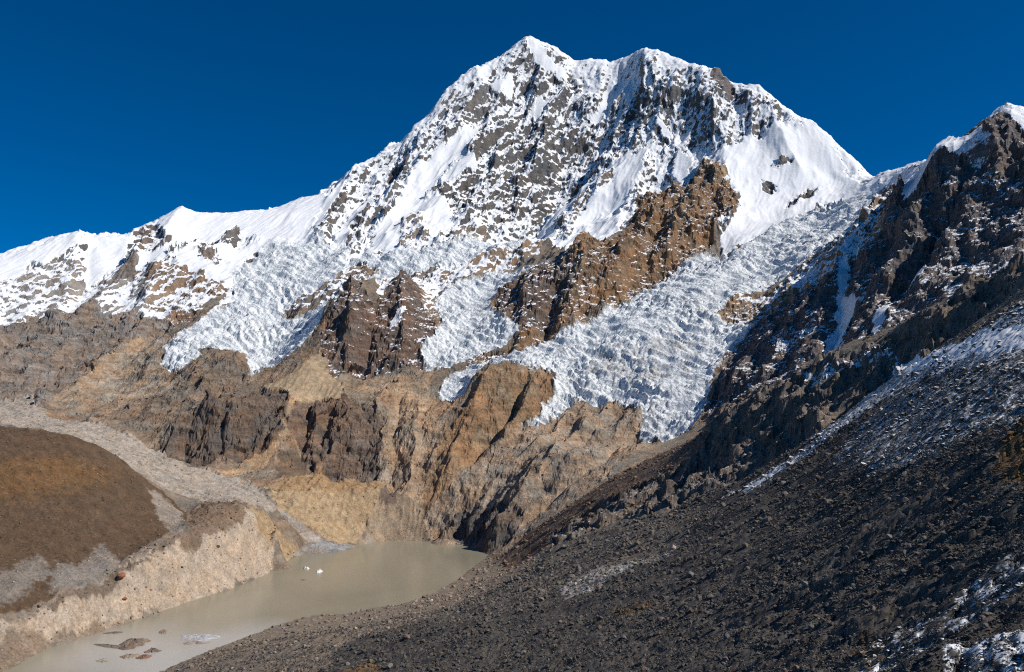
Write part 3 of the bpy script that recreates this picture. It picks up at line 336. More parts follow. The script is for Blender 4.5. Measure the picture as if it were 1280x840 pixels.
# polar grid around the camera: azimuth x range, finer where more is seen
AZ = np.radians(np.r_[np.arange(-40, -32.2, .5), np.arange(-32.2, 32.2, .068), np.arange(32.2, 48, .5), np.arange(48, 100, 2.0)])
RG = np.r_[np.exp(np.arange(math.log(8), math.log(30), .05)), np.exp(np.arange(math.log(30), math.log(1700), .0064)), np.arange(1703, 2600, 6.5), np.arange(2603, 7330, 7.6), np.arange(7340, 8800, 70)]
NA, NR = len(AZ), len(RG)
ci = np.unique(np.r_[np.arange(0, NA, 4), NA - 1]); ri = np.unique(np.r_[np.arange(0, NR, 3), NR - 1])
Ac, Rc = np.meshgrid(AZ[ci], RG[ri], indexing='ij')
Zc = base_height(Rc * np.sin(Ac), Rc * np.cos(Ac))
tmp = np.empty((len(ci), NR), np.float32)
for k in range(len(ci)):
    tmp[k] = np.interp(RG, RG[ri], Zc[k])
Z = np.empty((NA, NR), np.float32)
ai = np.arange(NA)
k0 = np.clip(np.searchsorted(ci, ai, side='right') - 1, 0, len(ci) - 2)
ft = ((ai - ci[k0]) / (ci[k0 + 1] - ci[k0])).astype(np.float32)
Z = tmp[k0] * (1 - ft)[:, None] + tmp[k0 + 1] * ft[:, None]
AA, RR = np.meshgrid(AZ, RG, indexing='ij')
X = (RR * np.sin(AA)).astype(np.float32); Y = (RR * np.cos(AA)).astype(np.float32); RR = RR.astype(np.float32)
# leave out ground that lies deep behind the ridges
ang = np.degrees(np.arctan2(Z - EYE, RR))
run = np.maximum.accumulate(ang, axis=1)
side = np.degrees(AA) > 31
keep = ((ang > run - 2.2) & ((ang > -21) | (side & (RR < 260)))) | (side & (RR < 120))
keep &= ~((np.degrees(AA) > 50) & (RR > 2500))
keep &= ~((np.degrees(AA) < -33) & (RR < 1200))
kv = np.where(keep.ravel())[0]
x = X.ravel()[kv]; y = Y.ravel()[kv]; z = Z.ravel()[kv].copy(); r = RR.ravel()[kv]
print('ground points', NA * NR, 'kept', len(kv), round(time.time() - T0, 1))

def seg_dist(px, py, line, closed=False):
    d2 = np.full(px.shape, 1e12, np.float32); inside = np.zeros(px.shape, bool)
    n = len(line)
    for i in range(n if closed else n - 1):
        ax, ay = line[i]; bx, by = line[(i + 1) % n]
        ex, ey = bx - ax, by - ay; L2 = ex * ex + ey * ey + 1e-6
        t = np.clip(((px - ax) * ex + (py - ay) * ey) / L2, 0, 1)
        d2 = np.minimum(d2, (px - ax - t * ex) ** 2 + (py - ay - t * ey) ** 2)
        if closed and ay != by:
            c = (ay > py) != (by > py)
            inside ^= c & (px < ex * (py - ay) / ey + ax)
    d = np.sqrt(d2)
    return (np.where(inside, d, -d) if closed else d)

# ------------------------------------------------------------------ what covers the ground
ws = r / 1077.0
wx = x + ws * (3.2 * perlin(x / 90, y / 90, 3) + 2.0 * perlin(x / 31, y / 31, 4) + 1.6 * perlin(x / 11, y / 11, 7))
wy = y + ws * (4.5 * perlin(x / 90, y / 90, 5) + 3.0 * perlin(x / 31, y / 31, 6) + 2.2 * perlin(x / 11, y / 11, 8))
tint = np.empty((len(kv), 3), np.float32); tint[:] = (.2, .165, .13)
snow = (.72 * sstep(1500, 2300, z)).astype(np.float32); ice = np.zeros(len(kv), np.float32); macro = np.full(len(kv), .6, np.float32); fine = np.full(len(kv), .9, np.float32)
ZONES = {}
zone = np.zeros(len(kv), np.int16)
ZN = ['mountain']
ZMAP = dict(left_wall='snowy_ridge', left_low='rock_slope', left_tan='rock_slope', rim_gap='snowy_ridge', snowcap_a='snowy_ridge', snowcap_b='snowy_ridge', snowcap_c='snowy_ridge',
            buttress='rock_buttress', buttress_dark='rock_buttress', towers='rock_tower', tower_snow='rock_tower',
            ice_left='hanging_glacier', ice_shelf='ice_shelf', ice_mid='glacier_tongue', ice_main='icefall',
            dark_wall='rocky_peak', dark_wall_low='rocky_peak', wall_snow_top='rocky_peak', peak_snow='rocky_peak', wall_snow_b='rocky_peak',
            wall_couloir='rocky_peak', wall_couloir_b='rocky_peak', wall_couloir_c='rocky_peak', wall_ledge='rocky_peak',
            lower='bedrock_slope', dome_low='bedrock_slope', arete_band='bedrock_slope', shelf_debris='bedrock_slope', slabs='bedrock_slope', chute='bedrock_slope', cliff2_cone='bedrock_slope',
            lowcliff='rock_cliff', cliff2='rock_cliff_east', knoll='rock_knoll', tan_slope='sand_slope', pale_moraine='pale_moraine', orange_bowl='talus_bowl', orange_rim='talus_bowl',
            grey_cone='talus_cone', grey_cone_dark='talus_cone', right_slabs='slab_slope', lake_rocks='slab_slope', dust_fan='slab_slope',
            hill='brown_hill', moraine='moraine_ridge', moraine_dirt='moraine_ridge', wedge='moraine_ridge', orange_strip='moraine_ridge',
            near_bank='lake_bank', spur_brown='rocky_spur', spur_cliff='rocky_spur', scree='scree_slope')
edge_n = np.where(r > 2900, fbm(x / 42, y / 42, 4, 21, .65), fbm(x / 15, y / 15, 4, 25, .65)).astype(np.float32)
for name, c, sn, ic, ma, fi, bl, poly in COVER:
    p = np.array(poly, float); m = 60 + bl
    sel = np.where((wx > p[:, 0].min() - m) & (wx < p[:, 0].max() + m) & (wy > p[:, 1].min() - m) & (wy < p[:, 1].max() + m))[0]
    if len(sel) == 0:
        print('empty cover', name); continue
    sd = seg_dist(wx[sel], wy[sel], [(float(a), float(b)) for a, b in poly], True)
    a = sstep(-bl, bl, sd)
    a = sstep(.2, .8, a + edge_n[sel] * 2.2 * a * (1 - a))
    if c is not None: tint[sel] += (np.array(c, np.float32) - tint[sel]) * a[:, None]
    if sn is not None: snow[sel] += (sn - snow[sel]) * a
    if ic is not None: ice[sel] += (ic - ice[sel]) * a
    if ma is not None: macro[sel] += (ma - macro[sel]) * a
    if fi is not None: fine[sel] += (fi - fine[sel]) * a
    if name in ZMAP:
        zn = ZMAP[name]
        if zn not in ZN: ZN.append(zn)
        zone[sel[a > .5]] = ZN.index(zn)
    elif name == 'upper':
        zone[sel[a > .5]] = 0
left = zone == 0
for zn, cond in (('bedrock_slope', z < 1000), ('lake_bank', r < 2300)):
    zone[left & cond] = ZN.index(zn)
snow[(z < 900) & (r > 2600) & (snow < .06)] = 0
print('cover', round(time.time() - T0, 1))

# ------------------------------------------------------------------ relief
far = sstep(2300, 3300, r)
d_sky = np.sqrt(np.min([(x - a) ** 2 + (y - b) ** 2 for a, b, _ in CONTROL[:SKY_N]], axis=0)) if SKY_N else 1e5
calm = (1 - .8 * np.exp(-(d_sky / 120) ** 2)) * sstep(-4, 45, np.abs(z))
hi = sstep(900, 1500, z)
for hgt, wid, line in RIBS:
    p = np.array(line, float); m = wid * 1.2
    sel = np.where((x > p[:, 0].min() - m) & (x < p[:, 0].max() + m) & (y > p[:, 1].min() - m) & (y < p[:, 1].max() + m))[0]
    d = seg_dist(x[sel] + 25 * perlin(x[sel] / 120, y[sel] / 120, 41), y[sel] + 25 * perlin(x[sel] / 120, y[sel] / 120, 42), [(float(a), float(b)) for a, b in line])
    z[sel] += hgt * np.clip(1 - d / wid, 0, 1) ** 1.35 * (.35 + .65 * calm[sel])
q = 40 * perlin(x / 260, y / 260, 50); q2 = 40 * perlin(x / 260, y / 260, 51)
cu, su = math.cos(R_(27)), math.sin(R_(27))
u = (x + q) * su + (y + q2) * cu; v = (x + q) * cu - (y + q2) * su
big = (70 * ridged(v / 380, u / 900, 5, 60, .55) + 30 * ridged(v / 170, u / 380, 4, 65, .55)) * hi + 30 * ridged(v / 230, u / 420, 4, 70, .5) * (1 - hi)
z += big * macro * calm * far
small = (4.5 + 7 * hi) * ridged(v / 75, u / 150, 4, 80, .6) + 2.2 * fbm(x / 24, y / 24, 3, 90, .6)
xw = x + 9 * perlin(x / 40, y / 40, 91); yw = y + 9 * perlin(x / 40, y / 40, 92)
uw = xw * su + yw * cu; vw = xw * cu - yw * su
z += small * fine * far * (.3 + .7 * calm) * (1 - .95 * ice) * np.clip(macro, .12, 1)
# hard ledges: benches in the beds of the rock
bed = z + .22 * x + 18 * perlin(x / 300, y / 300, 95)
ph = bed / 46 + .6 * perlin(x / 150, y / 150, 96)
z += (np.abs((ph % 1) - .5) - .25) * 9 * fine * macro * far * calm * (1 - ice) * (1 - sstep(.8, .95, snow))
# snow flutings
fl = sstep(.85, .95, snow) * (1 - ice) * far
z += (1 - calm) * far * 7 * fbm(x / 36, y / 36, 3, 99, .6) * sstep(100, 400, z)
z += fl * 3.0 * ridged(v / 26, u / 260, 2, 97) * calm
# seracs
si = np.where(ice > .05)[0]
xi = x[si] + 14 * perlin(x[si] / 70, y[si] / 70, 101); yi = y[si] + 14 * perlin(x[si] / 70, y[si] / 70, 102)
ca, sa = math.cos(R_(35)), math.sin(R_(35))
ua = xi * sa + yi * ca; va = xi * ca - yi * sa
f1, f2, cr = worley(va / 50, ua / 31, 103)
hs = 13 * cr + 10 * np.minimum((f2 - f1) * 2.6, 1)
f1, f2, cr = worley(va / 20, ua / 17, 104)
hs += 5 * cr + 4 * np.minimum((f2 - f1) * 2.6, 1)
rough = .12 + .88 * sstep(-.25, .2, perlin(xi / 300, yi / 300, 105) + .08)
z[si] += (hs - 15) * ice[si] * rough * sstep(5600, 4700, r[si])
z[si] += (13 * ridged(va / 300, ua / 90, 3, 106) + 15 * ridged((va + 60 * perlin(xi / 200, yi / 200, 107)) / 210, (ua + 50 * perlin(xi / 260, yi / 260, 108)) / 42, 2, 109)) * ice[si]
# near ground: humps, gullies down the fall line, blocks
near = 1 - far
sp = sstep(.6, 1.1, macro) * near
z += sp * calm * (22 * ridged(v / 150, u / 300, 4, 114) + 7 * ridged((x * .9 - y * .4) / 70, (x * .4 + y * .9) / 110, 4, 113))
z += near * calm * macro * (9 * fbm(x / 130, y / 130, 4, 110) + 9 * ridged((x * .42 + y * .9) / 62, (x * .9 - y * .42) / 230, 3, 115))
gl = np.array([ZN.index(k) if k in ZN else -9 for k in ('moraine_ridge', 'brown_hill', 'talus_bowl', 'talus_cone', 'pale_moraine')])
isg = np.isin(zone, gl)
gx = x + 6 * perlin(x / 30, y / 30, 116); gy = y + 6 * perlin(x / 30, y / 30, 117)
z += isg * calm * (1 - .35 * (zone == ZN.index('brown_hill'))) * (4.0 * ridged((gx * .62 + gy * .78) / 40, (gx * .78 - gy * .62) / 190, 4, 118, .6) + (2.2 - 1.5 * np.isin(zone, [ZN.index('talus_bowl'), ZN.index('talus_cone')])) * fbm(x / 14, y / 14, 3, 119, .6)) * sstep(1500, 1900, r) * np.clip(fine * 1.3, 0, 1)
ism = np.isin(zone, [ZN.index('moraine_ridge'), ZN.index('pale_moraine')])
z += ism * calm * 3.6 * ridged((gx * .47 + gy * .88) / 21, (gx * .88 - gy * .47) / 160, 2, 125)
ist = np.isin(zone, [ZN.index('talus_bowl'), ZN.index('talus_cone'), ZN.index('sand_slope')])
z += ist * calm * 3.2 * ridged((gx - .1 * gy) / 26, (gy + .1 * gx) / 230, 3, 126, .6)
bl_ = np.where((r < 2700) & (near > .05))[0]
f1, f2, cr = worley(x[bl_] / 14, y[bl_] / 14, 120)
hb = 1.5 * cr + 1.3 * np.minimum((f2 - f1) * 2, 1)
f1, f2, cr = worley(x[bl_] / 5.2, y[bl_] / 5.2, 121)
hb += (.8 * cr + .6 * np.minimum((f2 - f1) * 2, 1)) * sstep(1100, 600, r[bl_])
z[bl_] += (hb - 1.6) * fine[bl_] * near[bl_] * (.4 + .6 * calm[bl_])
Z.ravel()[kv] = z
# rock breaks along its joints: blocks pushed out along the face
def grid_normals(X, Y, Z):
    G = np.stack([X, Y, Z], -1)
    da = np.empty_like(G); dr = np.empty_like(G)
    da[1:-1] = G[2:] - G[:-2]; da[0] = G[1] - G[0]; da[-1] = G[-1] - G[-2]
    dr[:, 1:-1] = G[:, 2:] - G[:, :-2]; dr[:, 0] = G[:, 1] - G[:, 0]; dr[:, -1] = G[:, -1] - G[:, -2]
    N = np.cross(da, dr); N /= np.linalg.norm(N, axis=2)[..., None] + 1e-9
    return N.reshape(-1, 3), G.reshape(-1, 3)
NB, _ = grid_normals(X, Y, Z)
rock = fine * np.clip(macro, .1, 1.2) * (1 - ice) * (1 - .85 * sstep(.8, .95, snow)) * (.3 + .7 * calm) * np.maximum(far, sp)
rs = np.where(rock > .06)[0]
bz = z[rs] + .25 * x[rs] + .12 * y[rs]
ub = uw[rs] * .5 + bz * .7
d3 = 8 * (ridged(vw[rs] / 95, ub / 420, 3, 133, .55) - .1) + 7 * facets(vw[rs] / 70, ub / 210, 130, bz / 150) + 4.2 * facets(vw[rs] / 30, ub / 75, 131, bz / 36) + 2.3 * facets(vw[rs] / 15, uw[rs] / 20, 132, bz / 14)
d3 *= rock[rs] * (.5 + .5 * far[rs]) * (1 + .15 * hi[rs])
x[rs] += d3 * NB[kv[rs], 0]; y[rs] += d3 * NB[kv[rs], 1]; z[rs] += d3 * NB[kv[rs], 2]
X.ravel()[kv] = x; Y.ravel()[kv] = y; Z.ravel()[kv] = z
print('relief', round(time.time() - T0, 1))

# ------------------------------------------------------------------ materials
def ramp(nt, src, stops, interp='LINEAR'):
    n = nt.nodes.new('ShaderNodeValToRGB'); n.color_ramp.interpolation = interp
    e = n.color_ramp.elements
    while len(e) < len(stops): e.new(.5)
    for k, (p, c) in zip(e, stops):
        k.position = p; k.color = (c, c, c, 1) if not isinstance(c, tuple) else (*c, 1)
    nt.links.new(src, n.inputs[0]); return n.outputs[0]

def math_(nt, op, a, b=None, clamp=False):
    n = nt.nodes.new('ShaderNodeMath'); n.operation = op; n.use_clamp = clamp
    for i, s in enumerate((a, b)):
        if s is None: continue
        if isinstance(s, (int, float)): n.inputs[i].default_value = s
        else: nt.links.new(s, n.inputs[i])
    return n.outputs[0]

def noise_(nt, vec, scale, detail=6, rough=.6, stretch=None, rot=None, dist=0.0):
    if stretch or rot:
        m = nt.nodes.new('ShaderNodeMapping'); m.inputs['Scale'].default_value = stretch or (1, 1, 1)
        if rot: m.inputs['Rotation'].default_value = rot
        nt.links.new(vec, m.inputs[0]); vec = m.outputs[0]
    n = nt.nodes.new('ShaderNodeTexNoise'); n.inputs['Scale'].default_value = scale
    n.inputs['Detail'].default_value = detail; n.inputs['Roughness'].default_value = rough; n.inputs['Distortion'].default_value = dist
    nt.links.new(vec, n.inputs['Vector']); return n.outputs[0]

def mixc(nt, f, a, b, mode='MIX'):
    n = nt.nodes.new('ShaderNodeMix'); n.data_type = 'RGBA'; n.blend_type = mode
    for i, s in ((0, f), (6, a), (7, b)):
        if isinstance(s, (int, float)): n.inputs[i].default_value = s
        elif isinstance(s, tuple): n.inputs[i].default_value = (*s, 1)
        else: nt.links.new(s, n.inputs[i])
    return n.outputs[2]

def new_mat(name):
    m = bpy.data.materials.new(name); m.use_nodes = True
    nt = m.node_tree; b = nt.nodes['Principled BSDF']
    b.inputs['Specular IOR Level'].default_value = .25
    return m, nt, b

def attr(nt, name):
    n = nt.nodes.new('ShaderNodeAttribute'); n.attribute_name = name; return n

def ground_mat(name, lam, snow_lam, bump, var=.5, rough=.68, strata=.8, snow_gain=.75, slope_gain=.55, warm=(1.12, .98, .86), cool=(.88, .98, 1.1), joint=0.0, streak=(.75, .75, 1.7), soft=(.47, .535), nz0=.66, speck=2.0, couloir=0.0):
    """rock, soil and snow: tint and snow cover come from vertex attributes, grain and edges from noise"""
    m, nt, b = new_mat(name)
    g = nt.nodes.new('ShaderNodeNewGeometry'); P = g.outputs['Position']
    t = attr(nt, 'tint'); s = attr(nt, 'snow')
    n1 = noise_(nt, P, 1 / lam, 10, rough)
    n2 = noise_(nt, P, 1 / (lam * .16), 4, .7)
    st = noise_(nt, P, 1 / lam, 5, .62, (.35, .35, 3.2), (R_(14), R_(-12), 0))
    k = math_(nt, 'ADD', math_(nt, 'MULTIPLY', n1, 1.0), math_(nt, 'ADD', math_(nt, 'MULTIPLY', n2, .7), math_(nt, 'MULTIPLY', st, strata)))
    k = ramp(nt, math_(nt, 'DIVIDE', k, 1.7 + strata), [(.34, 1 - var), (.5, 1.0), (.66, 1 + var * 1.3)])
    kk = nt.nodes.new('ShaderNodeMix'); kk.data_type = 'RGBA'; kk.blend_type = 'MULTIPLY'; kk.inputs[0].default_value = 1
    nt.links.new(t.outputs['Color'], kk.inputs[6]); nt.links.new(k, kk.inputs[7])
    hue = noise_(nt, P, 1 / (lam * 1.7), 4, .6, None, None, .6)
    hv = ramp(nt, hue, [(.38, cool), (.62, warm)])
    c = mixc(nt, .75, kk.outputs[2], hv, 'MULTIPLY')
    # snow
    sep = nt.nodes.new('ShaderNodeSeparateXYZ'); nt.links.new(g.outputs['Normal'], sep.inputs[0])
    a1 = noise_(nt, P, 1 / snow_lam, 8, .74, streak, (R_(16), R_(-18), 0))
    a2 = noise_(nt, P, 1 / (snow_lam * .3), 6, .8)
    sv = math_(nt, 'ADD', math_(nt, 'MULTIPLY', math_(nt, 'SUBTRACT', a1, .5), snow_gain * 1.5), math_(nt, 'MULTIPLY', math_(nt, 'SUBTRACT', a2, .5), snow_gain * speck))
    if couloir:                                             # snow runs down the fall line in narrow couloirs
        cv = nt.nodes.new('ShaderNodeCombineXYZ')
        for k_, (dv, ln) in enumerate((((.891, -.454, 0), 34.0), ((.454, .891, 0), 330.0))):
            dn = nt.nodes.new('ShaderNodeVectorMath'); dn.operation = 'DOT_PRODUCT'; nt.links.new(P, dn.inputs[0]); dn.inputs[1].default_value = tuple(c_ / ln for c_ in dv)
            nt.links.new(dn.outputs['Value'], cv.inputs[k_])
        cn = noise_(nt, cv.outputs[0], 1.0, 5, .62, None, None, .4)
        sv = math_(nt, 'ADD', sv, math_(nt, 'MULTIPLY', math_(nt, 'SUBTRACT', cn, .5), couloir))
    have = math_(nt, 'MULTIPLY', s.outputs['Fac'], 5.0, True)
    sv = math_(nt, 'ADD', sv, math_(nt, 'MULTIPLY', math_(nt, 'MULTIPLY', math_(nt, 'SUBTRACT', sep.outputs[2], nz0), slope_gain), have))
    sv = math_(nt, 'ADD', sv, s.outputs['Fac'])
    sm = ramp(nt, sv, [(soft[0], 0.0), (soft[1], 1.0)])
    sc = ramp(nt, n1, [(.3, (.76, .78, .82)), (.6, (.84, .85, .86))])
    c = mixc(nt, sm, c, sc)
    nt.links.new(c, b.inputs['Base Color'])
    b.inputs['Roughness'].default_value = .85
    h = math_(nt, 'ADD', math_(nt, 'MULTIPLY', n1, 1.0), math_(nt, 'MULTIPLY', n2, .45))
    if joint:                                               # jointed blocks
        for sc_l, wt in ((.42, 1.0), (.15, .5)):
            vo = nt.nodes.new('ShaderNodeTexVoronoi'); vo.feature = 'F1'; vo.inputs['Scale'].default_value = 1 / (lam * sc_l)
            mp = nt.nodes.new('ShaderNodeMapping'); mp.inputs['Scale'].default_value = (.8, .8, 1.5); mp.inputs['Rotation'].default_value = (R_(15), R_(-14), 0)
            nt.links.new(P, mp.inputs[0]); nt.links.new(mp.outputs[0], vo.inputs['Vector'])
            sx = nt.nodes.new('ShaderNodeSeparateColor'); nt.links.new(vo.outputs['Color'], sx.inputs[0])
            h = math_(nt, 'ADD', h, math_(nt, 'MULTIPLY', math_(nt, 'SUBTRACT', sx.outputs[0], math_(nt, 'MULTIPLY', vo.outputs['Distance'], .9)), joint * wt))
    h = math_(nt, 'MULTIPLY', h, math_(nt, 'SUBTRACT', 1.0, math_(nt, 'MULTIPLY', sm, .75)))
    h = math_(nt, 'ADD', h, math_(nt, 'MULTIPLY', sm, .10))
    bp = nt.nodes.new('ShaderNodeBump'); bp.inputs['Strength'].default_value = 1; bp.inputs['Distance'].default_value = bump
    nt.links.new(h, bp.inputs['Height']); nt.links.new(bp.outputs[0], b.inputs['Normal'])
    return m

def ice_mat():
    m, nt, b = new_mat('glacier ice')
    g = nt.nodes.new('ShaderNodeNewGeometry'); P = g.outputs['Position']
    s = attr(nt, 'snow')
    n1 = noise_(nt, P, 1 / 45, 8, .7); n2 = noise_(nt, P, 1 / 11, 5, .7)
    big = noise_(nt, P, 1 / 400, 4, .6)
    c = ramp(nt, n2, [(.33, (.42, .51, .55)), (.46, (.73, .77, .79)), (.58, (.85, .86, .86))])
    dirt = math_(nt, 'ADD', math_(nt, 'MULTIPLY', n1, .8), math_(nt, 'MULTIPLY', big, .55))
    dm = ramp(nt, math_(nt, 'ADD', dirt, math_(nt, 'MULTIPLY', math_(nt, 'SUBTRACT', .9, s.outputs['Fac']), 1.6)), [(.78, 0.0), (.95, .7)])
    c = mixc(nt, dm, c, (.33, .30, .265))
    nt.links.new(c, b.inputs['Base Color']); b.inputs['Roughness'].default_value = .6
    h = math_(nt, 'ADD', n1, math_(nt, 'MULTIPLY', n2, .8))
    vo = nt.nodes.new('ShaderNodeTexVoronoi'); vo.inputs['Scale'].default_value = 1 / 17; nt.links.new(P, vo.inputs['Vector'])
    h = math_(nt, 'SUBTRACT', h, math_(nt, 'MULTIPLY', vo.outputs['Distance'], .6))
    bp = nt.nodes.new('ShaderNodeBump'); bp.inputs['Strength'].default_value = 1; bp.inputs['Distance'].default_value = 9
    nt.links.new(h, bp.inputs['Height']); nt.links.new(bp.outputs[0], b.inputs['Normal'])
    return m

M_MTN = ground_mat('snow and rock of the high faces', 80, 42, 12, .6, .72, .6, .55, 1.5, joint=.12, nz0=.49, speck=1.5, couloir=1.3)
M_ROCK = ground_mat('weathered rock', 60, 75, 10, .75, .74, .6, .75, 1.1, joint=.16, speck=.8, couloir=.5, warm=(1.2, .97, .78), cool=(.84, .95, 1.06))
M_SPUR = ground_mat('broken rock of the spur', 26, 18, 3.5, .65, .76, .3, .6, 1.3, joint=.16)
M_SOIL = ground_mat('moraine gravel and soil', 30, 30, 5, .6, .8, 0.0, warm=(1.05, .98, .9), cool=(.97, 1.0, 1.02))
M_SCREE = ground_mat('dark scree', 14, 9, 1.3, .6, .78, 0.0, .95, .6, warm=(1.1, .98, .88), cool=(.94, 1.0, 1.04), streak=(.5, 1.1, 1.9), soft=(.42, .66))
M_ICE = ice_mat()
ZMAT = dict(mountain=M_MTN, snowy_ridge=M_MTN, rock_buttress=M_ROCK, rock_tower=M_ROCK, rocky_peak=M_ROCK, bedrock_slope=M_ROCK, rock_cliff=M_ROCK, rock_cliff_east=M_ROCK, rock_knoll=M_ROCK,
            slab_slope=M_ROCK, rock_slope=M_ROCK, sand_slope=M_SOIL, pale_moraine=M_SOIL, talus_bowl=M_SOIL, talus_cone=M_SOIL, brown_hill=M_SOIL, moraine_ridge=M_SOIL, lake_bank=M_SCREE, rocky_spur=M_SPUR, scree_slope=M_SCREE,
            hanging_glacier=M_ICE, ice_shelf=M_ICE, glacier_tongue=M_ICE, icefall=M_ICE)
ZLAB = dict(mountain='huge snow-plastered rock mountain filling the middle of the picture',
            snowy_ridge='grey rock ridge with snow caps at the far left',
            rock_slope='bare grey brown rock slope below the far left ridge',
            rock_buttress='brown rock buttress between the two ice streams', rock_tower='dark brown rock towers below the ice shelf',
            rocky_peak='shaded dark rock peak with snow streaks at the right', bedrock_slope='brown bedrock slope below the glaciers',
            rock_cliff='dark gullied cliff above the pale moraine', rock_cliff_east='dark gullied cliff above the orange talus bowl',
            rock_knoll='rounded orange brown rock knoll in front of the ice', slab_slope='pale rock slabs right of the lake head',
            sand_slope='smooth tan sand slope below the rock towers', pale_moraine='pale grey moraine band behind the brown hill', talus_bowl='orange talus bowl above the lake head',
            talus_cone='grey stony debris cone at the lake head', brown_hill='smooth dark brown hill at the left', moraine_ridge='pale tan moraine wall along the far lake shore',
            lake_bank='stony grey bank along the near lake shore', rocky_spur='dark rocky spur falling to the lake end', scree_slope='dark boulder-strewn slope in the right foreground',
            hanging_glacier='white broken glacier on the left flank', ice_shelf='narrow ice shelf at the foot of the face', glacier_tongue='small ice tongue between towers and buttress',
            icefall='wide crevassed icefall in the centre right')

# ------------------------------------------------------------------ cut the modelled ground into its pieces
NV, GV = grid_normals(X, Y, Z)
full = np.full(NA * NR, -1, np.int64); full[kv] = np.arange(len(kv))
idx = np.arange(NA * NR).reshape(NA, NR)
kq = keep[:-1, :-1] & keep[1:, :-1] & keep[1:, 1:] & keep[:-1, 1:]
Q = np.stack([idx[:-1, :-1], idx[1:, :-1], idx[1:, 1:], idx[:-1, 1:]], -1)[kq]
# under the lake nothing shows
Q = Q[(GV[Q][:, :, 2] > -7).any(axis=1)]
qz = zone[full[Q[:, 0]]]

def make_mesh(name, V, F, attrs=(), smooth=True, normals=None):
    me = bpy.data.meshes.new(name)
    nf, k = F.shape
    me.vertices.add(len(V)); me.vertices.foreach_set('co', np.ascontiguousarray(V, np.float32).ravel())
    me.loops.add(nf * k); me.loops.foreach_set('vertex_index', np.ascontiguousarray(F, np.int32).ravel())
    me.polygons.add(nf); me.polygons.foreach_set('loop_start', np.arange(0, nf * k, k, dtype=np.int32))
    me.polygons.foreach_set('loop_total', np.full(nf, k, np.int32))
    me.polygons.foreach_set('use_smooth', np.full(nf, smooth, bool))
    for an, kind, data in attrs:
        a = me.attributes.new(an, kind, 'POINT')
        if kind == 'FLOAT': a.data.foreach_set('value', np.ascontiguousarray(data, np.float32))
        else: a.data.foreach_set('color', np.ascontiguousarray(np.c_[data, np.ones(len(data))], np.float32).ravel())
    me.update(calc_edges=True)
    if normals is not None:
        me.normals_split_custom_set_from_vertices(np.ascontiguousarray(normals, np.float32))
    return me

def put(name, me, mat, parent=None, **props):
    o = bpy.data.objects.new(name, me); col.objects.link(o)
    if mat and not me.materials: me.materials.append(mat)
    if parent: o.parent = parent
    for k, v_ in props.items(): o[k] = v_
    return o

for zi, zn in enumerate(ZN):
    F = Q[qz == zi]
    if len(F) == 0:
        print('no ground in', zn); continue
    uq, inv = np.unique(F.ravel(), return_inverse=True)
    kk = full[uq]
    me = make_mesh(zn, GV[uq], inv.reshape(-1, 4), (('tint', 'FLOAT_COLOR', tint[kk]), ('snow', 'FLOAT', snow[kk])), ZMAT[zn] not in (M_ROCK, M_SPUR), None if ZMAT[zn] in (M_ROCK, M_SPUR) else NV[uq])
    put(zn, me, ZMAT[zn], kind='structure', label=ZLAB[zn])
print('ground quads', len(Q), round(time.time() - T0, 1))

# ------------------------------------------------------------------ lake
def lake_mat():
    m, nt, b = new_mat('silty glacier water')
    g = nt.nodes.new('ShaderNodeNewGeometry'); P = g.outputs['Position']
    n = noise_(nt, P, 1 / 260, 5, .55, (1, .45, 1), (0, 0, R_(-25)), .8)
    c = ramp(nt, n, [(.35, (.235, .215, .155)), (.65, (.295, .27, .2))])
    vd = nt.nodes.new('ShaderNodeVectorMath'); vd.operation = 'DISTANCE'          # water colour turns paler grey around this spot, edge broken by noise
    nt.links.new(P, vd.inputs[0]); vd.inputs[1].default_value = (*PLACES['lake_pale'], 0)
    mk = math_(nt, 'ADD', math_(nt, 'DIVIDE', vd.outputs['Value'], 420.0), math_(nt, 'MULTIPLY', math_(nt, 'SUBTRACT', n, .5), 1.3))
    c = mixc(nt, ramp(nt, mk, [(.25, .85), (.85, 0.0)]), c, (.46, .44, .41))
    nt.links.new(c, b.inputs['Base Color'])
    b.inputs['Roughness'].default_value = .2; b.inputs['IOR'].default_value = 1.33; b.inputs['Specular IOR Level'].default_value = .5
    w1 = noise_(nt, P, 1 / 7, 3, .6)
    bp = nt.nodes.new('ShaderNodeBump'); bp.inputs['Strength'].default_value = .25; bp.inputs['Distance'].default_value = .6
    nt.links.new(w1, bp.inputs['Height']); nt.links.new(bp.outputs[0], b.inputs['Normal'])
    return m
lk = np.array(LAKE, float)
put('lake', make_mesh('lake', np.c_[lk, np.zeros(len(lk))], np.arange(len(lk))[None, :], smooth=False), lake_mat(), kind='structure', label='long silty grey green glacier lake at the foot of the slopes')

# ------------------------------------------------------------------ stones
rng = np.random.default_rng(11)
PHI = (1 + 5 ** .5) / 2
ICO_V = np.array([(-1, PHI, 0), (1, PHI, 0), (-1, -PHI, 0), (1, -PHI, 0), (0, -1, PHI), (0, 1, PHI), (0, -1, -PHI), (0, 1, -PHI), (PHI, 0, -1), (PHI, 0, 1), (-PHI, 0, -1), (-PHI, 0, 1)]) / (1 + PHI * PHI) ** .5
ICO_F = np.array([(0, 11, 5), (0, 5, 1), (0, 1, 7), (0, 7, 10), (0, 10, 11), (1, 5, 9), (5, 11, 4), (11, 10, 2), (10, 7, 6), (7, 1, 8), (3, 9, 4), (3, 4, 2), (3, 2, 6), (3, 6, 8), (3, 8, 9), (4, 9, 5), (2, 4, 11), (6, 2, 10), (8, 6, 7), (9, 8, 1)])

